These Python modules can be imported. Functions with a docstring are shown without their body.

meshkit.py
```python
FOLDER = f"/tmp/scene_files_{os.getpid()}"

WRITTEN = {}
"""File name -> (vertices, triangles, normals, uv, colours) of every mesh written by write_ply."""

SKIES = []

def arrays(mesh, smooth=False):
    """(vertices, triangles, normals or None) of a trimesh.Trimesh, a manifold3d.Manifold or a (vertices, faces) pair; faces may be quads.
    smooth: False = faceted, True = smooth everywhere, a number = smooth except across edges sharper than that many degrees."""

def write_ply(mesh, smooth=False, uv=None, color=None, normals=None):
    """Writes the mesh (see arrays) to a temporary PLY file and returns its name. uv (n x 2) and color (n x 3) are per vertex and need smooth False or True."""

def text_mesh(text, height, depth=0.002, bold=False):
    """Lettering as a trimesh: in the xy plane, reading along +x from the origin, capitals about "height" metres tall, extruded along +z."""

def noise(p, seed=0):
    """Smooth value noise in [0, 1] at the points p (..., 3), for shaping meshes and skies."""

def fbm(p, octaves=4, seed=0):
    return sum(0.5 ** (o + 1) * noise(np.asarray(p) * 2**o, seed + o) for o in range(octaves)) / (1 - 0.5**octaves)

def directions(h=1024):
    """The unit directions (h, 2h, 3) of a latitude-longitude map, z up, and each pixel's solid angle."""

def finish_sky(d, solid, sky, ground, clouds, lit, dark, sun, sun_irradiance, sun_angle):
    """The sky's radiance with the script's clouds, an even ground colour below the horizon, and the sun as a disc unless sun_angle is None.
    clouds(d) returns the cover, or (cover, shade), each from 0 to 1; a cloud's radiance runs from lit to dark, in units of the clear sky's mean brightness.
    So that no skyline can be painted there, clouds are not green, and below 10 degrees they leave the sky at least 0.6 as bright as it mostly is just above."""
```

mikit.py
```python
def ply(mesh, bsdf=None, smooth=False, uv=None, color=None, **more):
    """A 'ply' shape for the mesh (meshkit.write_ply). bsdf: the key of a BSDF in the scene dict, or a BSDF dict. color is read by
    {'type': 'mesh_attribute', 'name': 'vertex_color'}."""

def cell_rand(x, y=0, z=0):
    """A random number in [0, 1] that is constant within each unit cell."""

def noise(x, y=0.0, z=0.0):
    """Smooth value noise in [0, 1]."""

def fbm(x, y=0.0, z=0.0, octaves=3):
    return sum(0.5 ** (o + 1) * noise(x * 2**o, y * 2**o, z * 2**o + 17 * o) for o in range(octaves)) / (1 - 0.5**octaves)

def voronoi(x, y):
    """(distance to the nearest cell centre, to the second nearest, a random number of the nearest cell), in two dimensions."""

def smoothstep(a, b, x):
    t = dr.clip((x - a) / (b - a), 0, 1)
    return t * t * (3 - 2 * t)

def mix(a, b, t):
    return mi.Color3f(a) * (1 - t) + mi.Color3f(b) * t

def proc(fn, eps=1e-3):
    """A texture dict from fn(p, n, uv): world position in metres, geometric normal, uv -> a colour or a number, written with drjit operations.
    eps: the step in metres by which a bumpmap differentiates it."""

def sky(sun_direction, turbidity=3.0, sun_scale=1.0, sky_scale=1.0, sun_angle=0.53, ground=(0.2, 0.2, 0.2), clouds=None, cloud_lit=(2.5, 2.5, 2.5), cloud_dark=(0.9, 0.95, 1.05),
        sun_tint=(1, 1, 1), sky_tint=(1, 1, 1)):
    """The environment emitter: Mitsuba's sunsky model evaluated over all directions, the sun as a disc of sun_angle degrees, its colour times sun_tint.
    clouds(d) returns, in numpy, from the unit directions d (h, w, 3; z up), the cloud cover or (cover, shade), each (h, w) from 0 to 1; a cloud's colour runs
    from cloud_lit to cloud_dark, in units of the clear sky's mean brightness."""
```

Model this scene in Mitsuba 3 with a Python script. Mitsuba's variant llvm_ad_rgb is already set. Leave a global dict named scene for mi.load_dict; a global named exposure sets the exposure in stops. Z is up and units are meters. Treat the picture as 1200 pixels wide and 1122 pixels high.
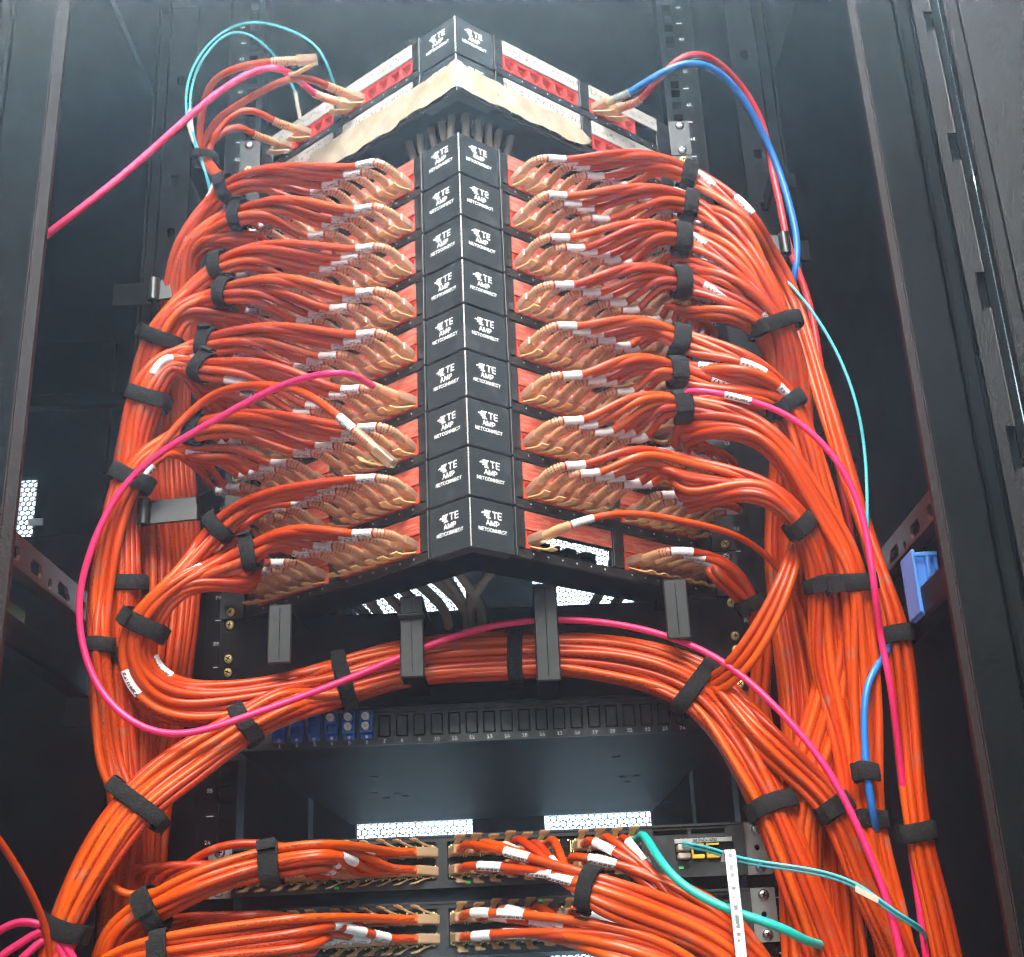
import math, random
import numpy as np, trimesh, mitsuba as mi, drjit as dr, mikit, meshkit
from shapely.geometry import Polygon, Point, box as sbox
from scipy.interpolate import CubicSpline
T = mi.ScalarTransform4f
rng = np.random.RandomState(7)
scene, labels = {}, {}
U = .04445

# ---------------------------------------------------------------- camera, lights, exposure
exposure = 0.36
CAM = dict(o=[0.0360, -1.1511, -0.3209], fwd=[-0.00102, 0.93148, 0.36378], up=[0.04516, -0.36337, 0.93055])
scene['camera'] = {'type': 'perspective', 'fov': 43.72, 'fov_axis': 'x', 'near_clip': .02, 'far_clip': 30.0,
    'to_world': T().look_at(origin=CAM['o'], target=[a + b for a, b in zip(CAM['o'], CAM['fwd'])], up=CAM['up'])}
def rgb(*c): return {'type': 'rgb', 'value': list(c)}
def lamp_panel(name, label, c, sx, sy, rad, weight):
    """a flat LED ceiling luminaire: frame and a glowing diffuser that shines down"""
    f = trimesh.creation.box((sx + .04, sy + .04, .04)); f.apply_translation((c[0], c[1], c[2] + .026))
    put(name + '__frame', f, 'white_metal')
    v = np.array([[-sx/2, -sy/2, 0], [sx/2, -sy/2, 0], [sx/2, sy/2, 0], [-sx/2, sy/2, 0]]) + c
    scene[name + '__diffuser'] = {**mikit.ply((v, np.array([[0, 2, 1], [0, 3, 2]])), 'white_metal'), 'emitter': {'type': 'area', 'radiance': rgb(*rad), 'sampling_weight': weight}}
    labels[name] = {'label': label, 'category': 'ceiling lamp'}
def put(key, mesh, bsdf, smooth=False, **kw):
    scene[key] = mikit.ply(mesh, bsdf, smooth, **kw); return key
LAMPS = [('ceiling_lamp', 'long white LED ceiling lamp over the aisle in front of the cabinet', (0.15, -1.0, 1.55), .5, 1.3, (28, 28, 27.5), 1.8),
         ('ceiling_lamp_001', 'wide white LED ceiling lamp further back over the aisle', (-.2, -2.4, 1.55), 1.6, 1.2, (26, 26, 25), 2.2),
         ('ceiling_lamp_002', 'long white LED ceiling lamp right above the cabinet', (.05, .20, 1.40), 2.2, .22, (205, 300, 380), 12.0),
         ('ceiling_lamp_003', 'white LED ceiling lamp behind the cabinet', (0, 1.75, 1.45), 2.4, .5, (15, 16.2, 16), .6)]
for l in LAMPS: lamp_panel(*l)

# the hazy glare under the ceiling lamp, as thin air that scatters it
scene['air'] = {'type': 'homogeneous', 'albedo': rgb(.88, .95, 1.0), 'sigma_t': .041, 'phase': {'type': 'hg', 'g': .90}}
scene['haze'] = {'type': 'cube', 'to_world': T().translate([0, -.2, -.3]).scale([3.2, 3.4, 2.1]), 'bsdf': {'type': 'null'}, 'interior': {'type': 'ref', 'id': 'air'}}
labels['haze'] = {'label': 'thin hazy air glowing under the ceiling lamp', 'kind': 'stuff'}
scene['camera']['medium'] = {'type': 'ref', 'id': 'air'}

# ---------------------------------------------------------------- materials
noise, fbm, sstep, cell = mikit.noise, mikit.fbm, mikit.smoothstep, mikit.cell_rand
def pri(c, r, **k): return {'type': 'principled', 'base_color': c if isinstance(c, dict) else rgb(*c), 'roughness': r, **k}
def two(b): return {'type': 'twosided', 'bsdf': b}
def jacket_col(a, b):
    def f(p, n, uv):
        c = mikit.mix(a, b, sstep(.25, .75, noise(uv.y * 9, p.x * 7, p.y * 5)))
        c = mikit.mix(c, (.30, .16, .10), .35 * sstep(.62, .85, fbm(p.x * 90, p.y * 90, p.z * 60, 2)))
        mark = sstep(.5, .56, noise(uv.y * 700, dr.floor(uv.x * 40) * 3.7)) * sstep(.40, .41, uv.x) * sstep(.50, .49, uv.x) * sstep(.35, .45, noise(uv.y * 14, 3.3))
        return mikit.mix(c, (.10, .01, .005), .65 * mark)
    return mikit.proc(f)
def dust(a, b, s=30): return mikit.proc(lambda p, n, uv: mikit.mix(a, b, sstep(.35, .8, fbm(p.x * s, p.y * s, p.z * s, 3))))
def bump(tex, scale, b): return {'type': 'bumpmap', 'arbitrary': tex, 'scale': scale, 'bsdf': b}
leather = mikit.proc(lambda p, n, uv: fbm(p.x * 800, p.y * 800, p.z * 600, 2) * .00050, 3e-4)
M = {
 'orange': two(pri(jacket_col((.58, .058, .0025), (.49, .045, .002)), .31, specular=.36)),
 'orange_b': two(pri(jacket_col((.64, .080, .003), (.56, .066, .0025)), .31, specular=.36)),
 'orange_c': two(pri(jacket_col((.48, .036, .0025), (.41, .028, .002)), .33, specular=.36)),
 'pink': two(pri((.86, .022, .13), .38, specular=.45)),
 'red': two(pri((.58, .02, .022), .36)),
 'blue': two(pri((.012, .16, .50), .36)),
 'aqua': two(pri((.06, .44, .48), .4)),
 'teal': two(pri((.01, .42, .33), .36)),
 'grey_jacket': two(pri((.27, .225, .18), .5)),
 'black': two(bump(leather, 1, pri(dust((.0035, .0038, .0038), (.0065, .007, .007)), .42, specular=.14))),
 'black_flat': two(pri(dust((.0018, .002, .002), (.0035, .0037, .0037)), .7, specular=.03)),
 'post': two(bump(leather, 1, pri(dust((.004, .0048, .0048), (.0065, .0075, .0075), 12), .46, specular=.07))),
 'brown': two(bump(leather, 1, pri((.014, .006, .005), .45, specular=.3))),
 'door_paint': two(bump(leather, 1, pri((.010, .008, .0078), .42, specular=.35))),
 'brown_bar': two(bump(leather, 1, pri((.075, .022, .017), .42))),
 'steel_dark': two(pri(dust((.0025, .0028, .0028), (.0048, .0052, .0052), 20), .5, specular=.08)),
 'cap': two(bump(mikit.proc(lambda p, n, uv: noise(p.x * 1600, p.y * 1600, p.z * 1600) * .00012, 3e-4), 1, pri(mikit.proc(lambda p, n, uv: mikit.mix((.028, .034, .037), (.048, .054, .056), sstep(.55, .85, fbm(p.x * 55, p.y * 55, p.z * 38, 3)))), mikit.proc(lambda p, n, uv: .34 + .2 * fbm(p.x * 40 + 3, p.y * 40, p.z * 60, 3))))),
 'plate': two(pri(dust((.016, .017, .017), (.028, .029, .029), 60), .42)),
 'print_white': two(pri((.80, .80, .78), .5)),
 'jack': two(pri((.62, .060, .022), .4)),
 'jack_red': two(pri((.62, .045, .028), .4)),
 'hole': two(pri((.05, .008, .006), .5)),
 'gold': {'type': 'roughconductor', 'material': 'Au', 'alpha': .25},
 'strip_red': two(pri(mikit.proc(lambda p, n, uv: mikit.mix((.56, .090, .052), (.62, .17, .11), sstep(.4, .6, noise(p.z * 900, p.x * 160, p.y * 30)))), .22, clearcoat=.6)),
 'strip_white': two(pri(mikit.proc(lambda p, n, uv: mikit.mix((.50, .46, .40), (.20, .17, .15), sstep(.62, .7, noise(p.x * 900, p.z * 500, p.y * 900)) * sstep(.25, .3, uv.y) * sstep(.8, .7, uv.y))), .4)),
 'screw': {'type': 'roughconductor', 'material': 'Cr', 'alpha': .22},
 'screw_gold': {'type': 'roughconductor', 'material': 'Au', 'alpha': .3},
 'boot': {'type': 'principledthin', 'base_color': rgb(.99, .78, .44), 'roughness': .11, 'spec_trans': .48, 'diff_trans': .9, 'eta': 1.8},
 'plug': {'type': 'principledthin', 'base_color': rgb(.99, .90, .68), 'roughness': .09, 'spec_trans': .80, 'diff_trans': .8, 'eta': 1.7},
 'latch': two(pri((.90, .60, .23), .18, specular=.9, clearcoat=1.0)),
 'core': two(pri((.62, .16, .05), .35)),
 'velcro': two(bump(mikit.proc(lambda p, n, uv: fbm(p.x * 900, p.y * 900, p.z * 900, 2) * .0014, 4e-4), 1, pri(mikit.proc(lambda p, n, uv: mikit.mix((.003, .0033, .0033), (.015, .016, .016), sstep(.45, .8, fbm(p.x * 800, p.y * 800, p.z * 800, 2)))), .9, sheen=.15))),
 'label_paper': two(pri(mikit.proc(lambda p, n, uv: mikit.mix((.82, .77, .74), (.16, .14, .14), sstep(.50, .58, noise(uv.y * 1500, dr.floor(uv.x * 26) * 7.3, p.z * 3)) * sstep(.2, .22, uv.x - dr.floor(uv.x * 2) / 2) * sstep(.40, .38, uv.x - dr.floor(uv.x * 2) / 2))), .4)),
 'flag_paper': two(pri(mikit.proc(lambda p, n, uv: mikit.mix((.82, .79, .77), (.09, .08, .08), sstep(.5, .54, noise(uv.y * 1500, dr.floor(uv.x * 14) * 5.1, p.z * 2)) * sstep(.1, .12, uv.x - dr.floor(uv.x * 2) / 2) * sstep(.24, .22, uv.x - dr.floor(uv.x * 2) / 2))), .4)),
 'tape': two(bump(mikit.proc(lambda p, n, uv: fbm(p.x * 240, p.y * 240, p.z * 500, 3) * .0012, 4e-4), 1, pri(dust((.52, .43, .29), (.42, .34, .21), 60), .6))),
 'white_metal': two(pri((.75, .75, .74), .4)),
 'wall_paint': two(pri(dust((.78, .80, .80), (.70, .72, .72), 3), .7)),
 'aisle_paint': two(pri((.15, .15, .148), .7)),
 'floor_tile': two(pri(dust((.09, .09, .088), (.07, .07, .07), 6), .4)),
 'silver': two(pri((.50, .49, .46), .34, metallic=.6)),
 'blue_plastic': two(pri((.012, .11, .42), .3)),
 'clip_blue': two(pri((.10, .29, .74), .35)),
 'ceramic': two(pri((.80, .78, .72), .3)),
 'yellow': two(pri((.75, .42, .03), .35)),
 'led': {'type': 'diffuse', 'reflectance': rgb(.12, .95, .2)},
 'ring': two(pri(dust((.017, .017, .016), (.025, .025, .023), 25), .33)),
 'tray': two(pri(dust((.003, .0034, .0034), (.0055, .006, .0058), 9), .5, specular=.05)),
 'hole_black': two(pri((.012, .012, .012), .6)),
 'label_tan': two(pri((.55, .45, .33), .4)),
 'tag_paper': two(pri(mikit.proc(lambda p, n, uv: mikit.mix((.62, .62, .60), (.22, .22, .22), sstep(.56, .62, noise(p.z * 420, p.x * 300)) * sstep(.30, .34, uv.x) * sstep(.66, .62, uv.x))), .45)),
 'dark_window': two(pri((.035, .034, .033), .35)),
 'beige_plug': {'type': 'principledthin', 'base_color': rgb(.92, .72, .44), 'roughness': .12, 'spec_trans': .4, 'diff_trans': .8, 'eta': 1.45},
}
scene.update(M)

# ---------------------------------------------------------------- helpers
used = set()
def numbered(name):
    k, i = name, 0
    while k in used: i += 1; k = f'{name}_{i:03d}'
    used.add(k); return k
def thing(name, label, cat, group=None, kind=None):
    k = numbered(name); labels[k] = {'label': label, 'category': cat}
    if group: labels[k]['group'] = group
    if kind: labels[k]['kind'] = kind
    return k
def part(parent, name, mesh, bsdf, smooth=False, label=None, **kw):
    k = numbered(parent + '__' + name); put(k, mesh, bsdf, smooth, **kw)
    if label: labels[k] = {'label': label}
    return k
def share(parent, name, d, M4):
    k = numbered(parent + '__' + name); scene[k] = {**d, 'to_world': T(np.asarray(M4, float))}; return k
def cat_(*m): return trimesh.util.concatenate([x for x in m])
def bx(x0, x1, y0, y1, z0, z1, ch=0):
    if ch:
        import manifold3d as m3
        c = []
        for sx in (0, 1):
            for sy in (0, 1):
                for sz in (0, 1):
                    X, Y, Z = (x0, x1)[sx], (y0, y1)[sy], (z0, z1)[sz]; a, b, d = (1, -1)[sx] * ch, (1, -1)[sy] * ch, (1, -1)[sz] * ch
                    c += [(X + a, Y + b, Z), (X + a, Y, Z + d), (X, Y + b, Z + d)]
        return trimesh.convex.convex_hull(np.array(c))
    m = trimesh.creation.box((x1 - x0, y1 - y0, z1 - z0)); m.apply_translation(((x0 + x1) / 2, (y0 + y1) / 2, (z0 + z1) / 2)); return m
def ext(poly, d): return trimesh.creation.extrude_polygon(poly, d, engine='earcut')
def xz(poly, y0, y1):
    """polygon drawn in (x, z), given thickness from y0 to y1"""
    m = ext(poly, y1 - y0); v = m.vertices.copy(); m.vertices = np.c_[v[:, 0], y1 - v[:, 2], v[:, 1]]; return m
def mat(ex, ey, ez, o):
    m = np.eye(4); m[:3, 0], m[:3, 1], m[:3, 2], m[:3, 3] = ex, ey, ez, o; return m
def nrm(v): v = np.asarray(v, float); return v / max(np.linalg.norm(v), 1e-12)
TX = {}
def text(s, h, d=.0003, bold=False):
    if (s, h) not in TX: TX[s, h] = meshkit.text_mesh(s, h, d, bold)
    return TX[s, h].copy()
def text_on(s, h, ctr, ex, ez, bold=False, d=.0003):
    m = text(s, h, d, bold); w = m.bounds[:, 0].mean(); q = m.bounds[:, 1].mean(); m.apply_translation((-w, -q, 0))
    m.apply_transform(mat(ex, ez, np.cross(ex, ez), ctr)); return m
def smooth_path(pts, step=.006):
    p = np.asarray(pts, float); d = np.linalg.norm(np.diff(p, axis=0), axis=1); t = np.r_[0, np.cumsum(np.maximum(d, 1e-5) ** .62)]
    cs = CubicSpline(t, p, bc_type='natural'); tt = np.linspace(0, t[-1], 500); q = cs(tt)
    s = np.r_[0, np.cumsum(np.linalg.norm(np.diff(q, axis=0), axis=1))]
    n = max(int(s[-1] / step), 4); return np.stack([np.interp(np.linspace(0, s[-1], n + 1), s, q[:, k]) for k in range(3)], 1)
def arc(p): return np.r_[0, np.cumsum(np.linalg.norm(np.diff(p, axis=0), axis=1))]
def tube(p, r, n=8, caps=True):
    """(mesh, normals, uv): a round tube of radius r (number or per point) along p"""
    p = np.asarray(p, float); r = np.broadcast_to(np.asarray(r, float), (len(p),))
    t = np.gradient(p, axis=0); t /= np.linalg.norm(t, axis=1, keepdims=True) + 1e-12
    u = np.cross(t[0], (0.13, .31, .94)); u /= np.linalg.norm(u); us = []
    for k in range(len(p)):
        u = u - t[k] * (u @ t[k]); u /= np.linalg.norm(u); us.append(u)
    us = np.array(us); w = np.cross(t, us); a = np.linspace(0, 2 * np.pi, n + 1)
    ring = us[:, None] * np.cos(a)[None, :, None] + w[:, None] * np.sin(a)[None, :, None]
    v = (p[:, None] + ring * r[:, None, None]).reshape(-1, 3); i = np.arange(len(p) - 1)[:, None] * (n + 1) + np.arange(n)[None]
    f = np.concatenate([np.stack([i, i + n + 1, i + n + 2], -1).reshape(-1, 3), np.stack([i, i + n + 2, i + 1], -1).reshape(-1, 3)])
    uv = np.stack([np.broadcast_to(a / (2 * np.pi), (len(p), n + 1)), np.broadcast_to(arc(p)[:, None], (len(p), n + 1))], -1).reshape(-1, 2)
    return (v, f[:, ::-1]), ring.reshape(-1, 3), uv
def tube_part(parent, name, p, r, bsdf, n=8, label=None):
    m, nn, uv = tube(p, r, n); k = numbered(parent + '__' + name)
    f = meshkit.write_ply(m, False, uv, None, normals=nn)
    scene[k] = {'type': 'ply', 'filename': f, 'face_normals': False, 'bsdf': {'type': 'ref', 'id': bsdf}}
    if label: labels[k] = {'label': label}
    return k
def cut(p, s0, s1, n=None):
    s = arc(p); n = n or max(int((s1 - s0) / .004), 3); q = np.linspace(s0, min(s1, s[-1]), n + 1)
    return np.stack([np.interp(q, s, p[:, k]) for k in range(3)], 1)
def frame(prev, nxt):
    t = nrm(np.asarray(nxt) - np.asarray(prev)); side = nrm(np.cross(t, (0, 1, 0))); return t, side, np.cross(side, t)
def slots(n):
    """n hexagonally packed places in the unit disc, sorted by their first coordinate"""
    for s in np.linspace(1.2, .05, 200):
        g = [(i + .5 * (j % 2), j * .866) for i in range(-12, 13) for j in range(-14, 15)]
        g = np.array(g) * s; g = g + (0.13 * s, .21 * s); g = g[np.hypot(*g.T) <= 1.0]
        if len(g) >= n: break
    g = g[np.argsort(np.hypot(*g.T))][:n]; g = g / max(np.hypot(*g.T).max(), 1e-6) if n > 1 else g * 0
    return g[np.argsort(g[:, 0] + .12 * g[:, 1])]
R_CORD = .0036
SHADES = ['orange', 'orange', 'orange_b', 'orange_c']
AL = math.atan(.83); CA, SA = math.cos(AL), math.sin(AL)
def L(side, s, n, z):
    return np.array([side * (.0347 + s * CA + n * SA), -.1535 + s * SA - n * CA, z])
def wing(side):
    """along the wing away from the cap, out of its face, up"""
    return np.array([side * CA, SA, 0]), np.array([side * SA, -CA, 0]), np.array([0, 0, 1.])
def row_z(k): return (11 - k) * U

# a modular plug seen from the jack's mouth: +z out of the jack, +y up, the latch below
_b = bx(-.0056, .0056, -.0038, .0040, -.008, .012, .0008)
PLUG = mikit.ply(_b, 'plug', 25)
def _lat(pts, w):
    ms = []
    for (y0, z0, w0), (y1, z1, w1) in zip(pts[:-1], pts[1:]):
        c = []
        for y, z, q in ((y0, z0, w0), (y1, z1, w1)): c += [(-q, y, z), (q, y, z), (-q, y - .0012, z + .0004), (q, y - .0012, z + .0004)]
        ms.append(trimesh.convex.convex_hull(np.array(c)))
    return cat_(*ms)
LATCH = mikit.ply(cat_(_lat([(-.0038, -.004, .0036), (-.0086, .005, .0040), (-.0132, .0145, .0045), (-.0134, .0200, .0042)], 0)), 'latch', 25)
LATCH_T = mikit.ply(cat_(_lat([(-.0038, -.004, .0024), (-.0062, .004, .0024), (-.0092, .011, .0022)], 0), _lat([(-.0092, .0105, .0044), (-.0104, .0150, .0042)], 0)), 'beige_plug', 25)
CORE = mikit.ply(cat_(bx(-.0036, .0036, -.0012, .0016, -.004, .0145), *[bx(-.0044 + i * .00125, -.0036 + i * .00125, .0020, .0034, -.0078, -.0045) for i in range(8)]), 'core')
PLUG_S, LATCH_S = {**PLUG, 'bsdf': {'type': 'ref', 'id': 'beige_plug'}}, LATCH_T
def cord(key, o, out, up, rest, bsdf, droop=0., r=R_CORD, boot=True, n=8, flag=None, plug=PLUG, latch=LATCH, sleeve=True, lead=.040, flip=1, along=(0, 0, 0)):
    """a patch cord: plug at o pointing into a jack, leaving along out, then through the points of rest"""
    out, up = nrm(out), np.asarray(up, float); ex = np.cross(up, out) * 1.0
    sw = np.asarray(along, float); tip = o + out * .011; a = o + out * .022 + up * droop * .15; b = o + out * lead * .82 + sw * .006 + up * droop; b2 = b + out * .005 + sw * .018
    p = smooth_path([tip, a, b] + ([b2] if np.any(sw) else []) + list(rest)); s = arc(p)
    tube_part(key, 'jacket', p, r, bsdf, n)
    m = mat(np.cross(up * flip, out), up * flip, out, o)
    pk = share(key, 'plug', plug, m); share(pk, 'wire_core', CORE, m); share(key, 'latch', latch, m)
    if boot:
        q = cut(p, 0, .0255, 48); w = np.linspace(0, 1, 49); body = w < .34; rib = (np.arange(49) % 5) < 3
        prof = np.where(body, .0043 - .0002 * w, np.where(rib, .0049 - .0006 * w, .0037 - .0004 * w)); prof[-1] = .0036
        tube_part(key, 'boot', q, prof, 'boot' if plug is PLUG else 'beige_plug', 10)
    if sleeve: tube_part(key, 'sleeve_label', cut(p, .0270, .0460, 6), r * 1.14, 'label_paper', 10)
    if flag: 
        s0 = flag if flag > 1 else flag * s[-1]; tube_part(key, 'flag_label', cut(p, s0, s0 + .024, 7), r * 1.13, 'flag_paper', 10)
    return p
def strap(c, t, side, dep, a, b, w, label, group='hook-and-loop straps round the cord bundles', tail=True):
    k = thing('cable_strap', label, 'cable strap', group=group)
    n = 40; th = np.linspace(0, 2 * np.pi, n, endpoint=False); e = 2.6
    cx = np.sign(np.cos(th)) * np.abs(np.cos(th)) ** (2 / e); cy = np.sign(np.sin(th)) * np.abs(np.sin(th)) ** (2 / e)
    def ringp(da, z): return np.asarray(c) + np.outer(cx * (a + da), side) + np.outer(cy * (b + da), dep) + np.outer(np.full(n, z) + .0012 * np.sin(th * 2 + c[0] * 90), t)
    prof = [(.0006, -w / 2), (.0022, -w / 2 + .0006), (.0026, 0), (.0022, w / 2 - .0006), (.0006, w / 2)]
    rings = [ringp(*q) for q in prof] ; v = np.concatenate(rings); m = len(prof); f = []
    for j in range(m):
        for i in range(n):
            i2 = (i + 1) % n; j2 = (j + 1) % m
            f += [(j * n + i, j * n + i2, j2 * n + i2), (j * n + i, j2 * n + i2, j2 * n + i)]
    part(k, 'band', (v, np.array(f)), 'velcro', True)
    if tail:
        t0 = rng.uniform(2.2, 4.2); i = np.arange(7) * .13 + t0
        px = np.sign(np.cos(i)) * np.abs(np.cos(i)) ** (2 / e); py = np.sign(np.sin(i)) * np.abs(np.sin(i)) ** (2 / e); g = .0034 + .0010 * np.linspace(0, 1, 7)
        o = np.asarray(c) + np.outer(px * (a + g), side) + np.outer(py * (b + g), dep)
        v = np.concatenate([o + np.asarray(t) * (w * .46), o - np.asarray(t) * (w * .46), o + np.asarray(t) * (w * .46) + np.outer(px, side) * .0012 + np.outer(py, dep) * .0012, o - np.asarray(t) * (w * .46) + np.outer(px, side) * .0012 + np.outer(py, dep) * .0012]); f = []
        for q in range(6):
            for a0, b0 in ((0, 7), (14, 21), (0, 14), (7, 21)): f += [(a0 + q, a0 + q + 1, b0 + q + 1), (a0 + q, b0 + q + 1, b0 + q)]
        part(k, 'tab', (v, np.array(f)), 'velcro')
    return k

# ---------------------------------------------------------------- the room and the cabinet
put('back_wall', bx(-2.2, 2.2, 2.35, 2.4, -1.3, 1.9), 'wall_paint'); labels['back_wall'] = {'label': 'bright white room wall seen through the perforated rear door', 'kind': 'structure'}
put('floor', bx(-3.0, 3.0, -3.3, 2.35, -1.38, -1.33), 'floor_tile'); labels['floor'] = {'label': 'pale grey raised floor of the server room', 'kind': 'structure'}
put('aisle_wall', bx(-3.0, 3.0, -3.35, -3.3, -1.33, 1.65), 'aisle_paint'); labels['aisle_wall'] = {'label': 'grey wall on the far side of the aisle', 'kind': 'structure'}
cab = thing('server_cabinet', 'black steel server cabinet with open front that holds all the equipment', 'server cabinet')
part(cab, 'roof', bx(-.40, .40, -.20, .88, .75, .77), 'black_flat')
part(cab, 'side_panel', bx(.397, .405, -.19, .88, -.60, .75), 'black_flat')
for sd, e0, e1, e2, e3 in ((-1, .3386, .350, .3886, .400), (1, .347, .355, .3885, .400)):
    X = lambda a, b: (min(sd * a, sd * b), max(sd * a, sd * b))
    fp = part(cab, 'front_post', bx(*X(e1, e2), -.250, -.228, -.60, .75, .0015), 'post')
    part(fp, 'gasket', bx(*X(e2, e3), -.256, -.228, -.60, .75, .002), 'post')
    part(fp, 'lip', cat_(bx(*X(e0, e0 + .0022), -.256, -.2505, -.60, .75), bx(*X(e0 + .0022, e1 - .0012), -.2535, -.2505, -.60, .75), bx(*X(e1 - .0012, e1), -.255, -.249, -.60, .75)), 'brown')
    rw = sbox(*[v for v in (min(sd * .223, sd * .2575), -.60, max(sd * .223, sd * .2575), .74)])
    holes = [sbox(sd * .23255 - .0047, z - .0047, sd * .23255 + .0047, z + .0047) for u in range(-13, 17) for z in (u * U + .00635, u * U + .022225, u * U + .0381)]
    for h in holes: rw = rw.difference(h)
    rail = part(cab, 'mounting_rail', cat_(xz(rw, 0, .002), bx(*X(.2575, .2595), -.001, .05, -.60, .74), bx(*X(.221, .223), -.0005, .03, -.60, .74)), 'steel_dark')
    for u in range(-8, 16):
        part(rail, 'unit_number', text_on(str(29 + u), .0032, (sd * .2455, -.0004, u * U + .0222), np.array([1., 0, 0]), np.array([0, 0, 1.])), 'print_white')
        part(rail, 'unit_mark', bx(*X(.2415, .2475), -.0006, .0001, u * U - .0004, u * U + .0004), 'print_white')
    hp = sbox(min(sd * .302, sd * .332), -.60, max(sd * .302, sd * .332), .74)
    for z in np.arange(-.5, .7, .0667): hp = hp.difference(Point(sd * .318, z).buffer(.0042, 3).union(sbox(sd * .318 - .0042, z, sd * .318 + .0042, z + .008)))
    part(cab, 'cable_channel', cat_(xz(hp, .020, .022), bx(*X(.332, .334), .012, .06, -.60, .74), bx(*X(.334, .347), .030, .032, -.60, .74), bx(*X(.347, .349), .022, .06, -.60, .74)), 'steel_dark')
    part(cab, 'side_blank', bx(*X(.2605, .3015), .034, .037, -.60, .43), 'black')
    # brown depth member with slots
    mp = sbox(-.215, .010, .060, .047)
    for y0 in (-.150, -.098, -.030, .02): mp = mp.difference(Polygon([(y0, .024), (y0 + .022, .024), (y0 + .025, .030), (y0 + .022, .036), (y0, .036), (y0 - .003, .030)]))
    for y0 in (-.052, -.004): mp = mp.difference(Point(y0, .026).buffer(.005, 4))
    m = ext(mp, .003); v = m.vertices.copy(); m.vertices = np.c_[sd * .387 + v[:, 2] - .0015, v[:, 0], v[:, 1]]
    dm = part(cab, 'depth_member', cat_(m, bx(*X(.372, .3855), -.215, .06, .0075, .0098)), 'brown_bar')
    part(dm, 'edge_seam', bx(*X(.384, .3855), -.196, -.192, .010, .047), 'steel_dark')
    part(cab, 'cross_bar', bx(*X(.365, .385), -.215, .62, -.062, -.036, .002), 'black')
RY = .85
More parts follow.
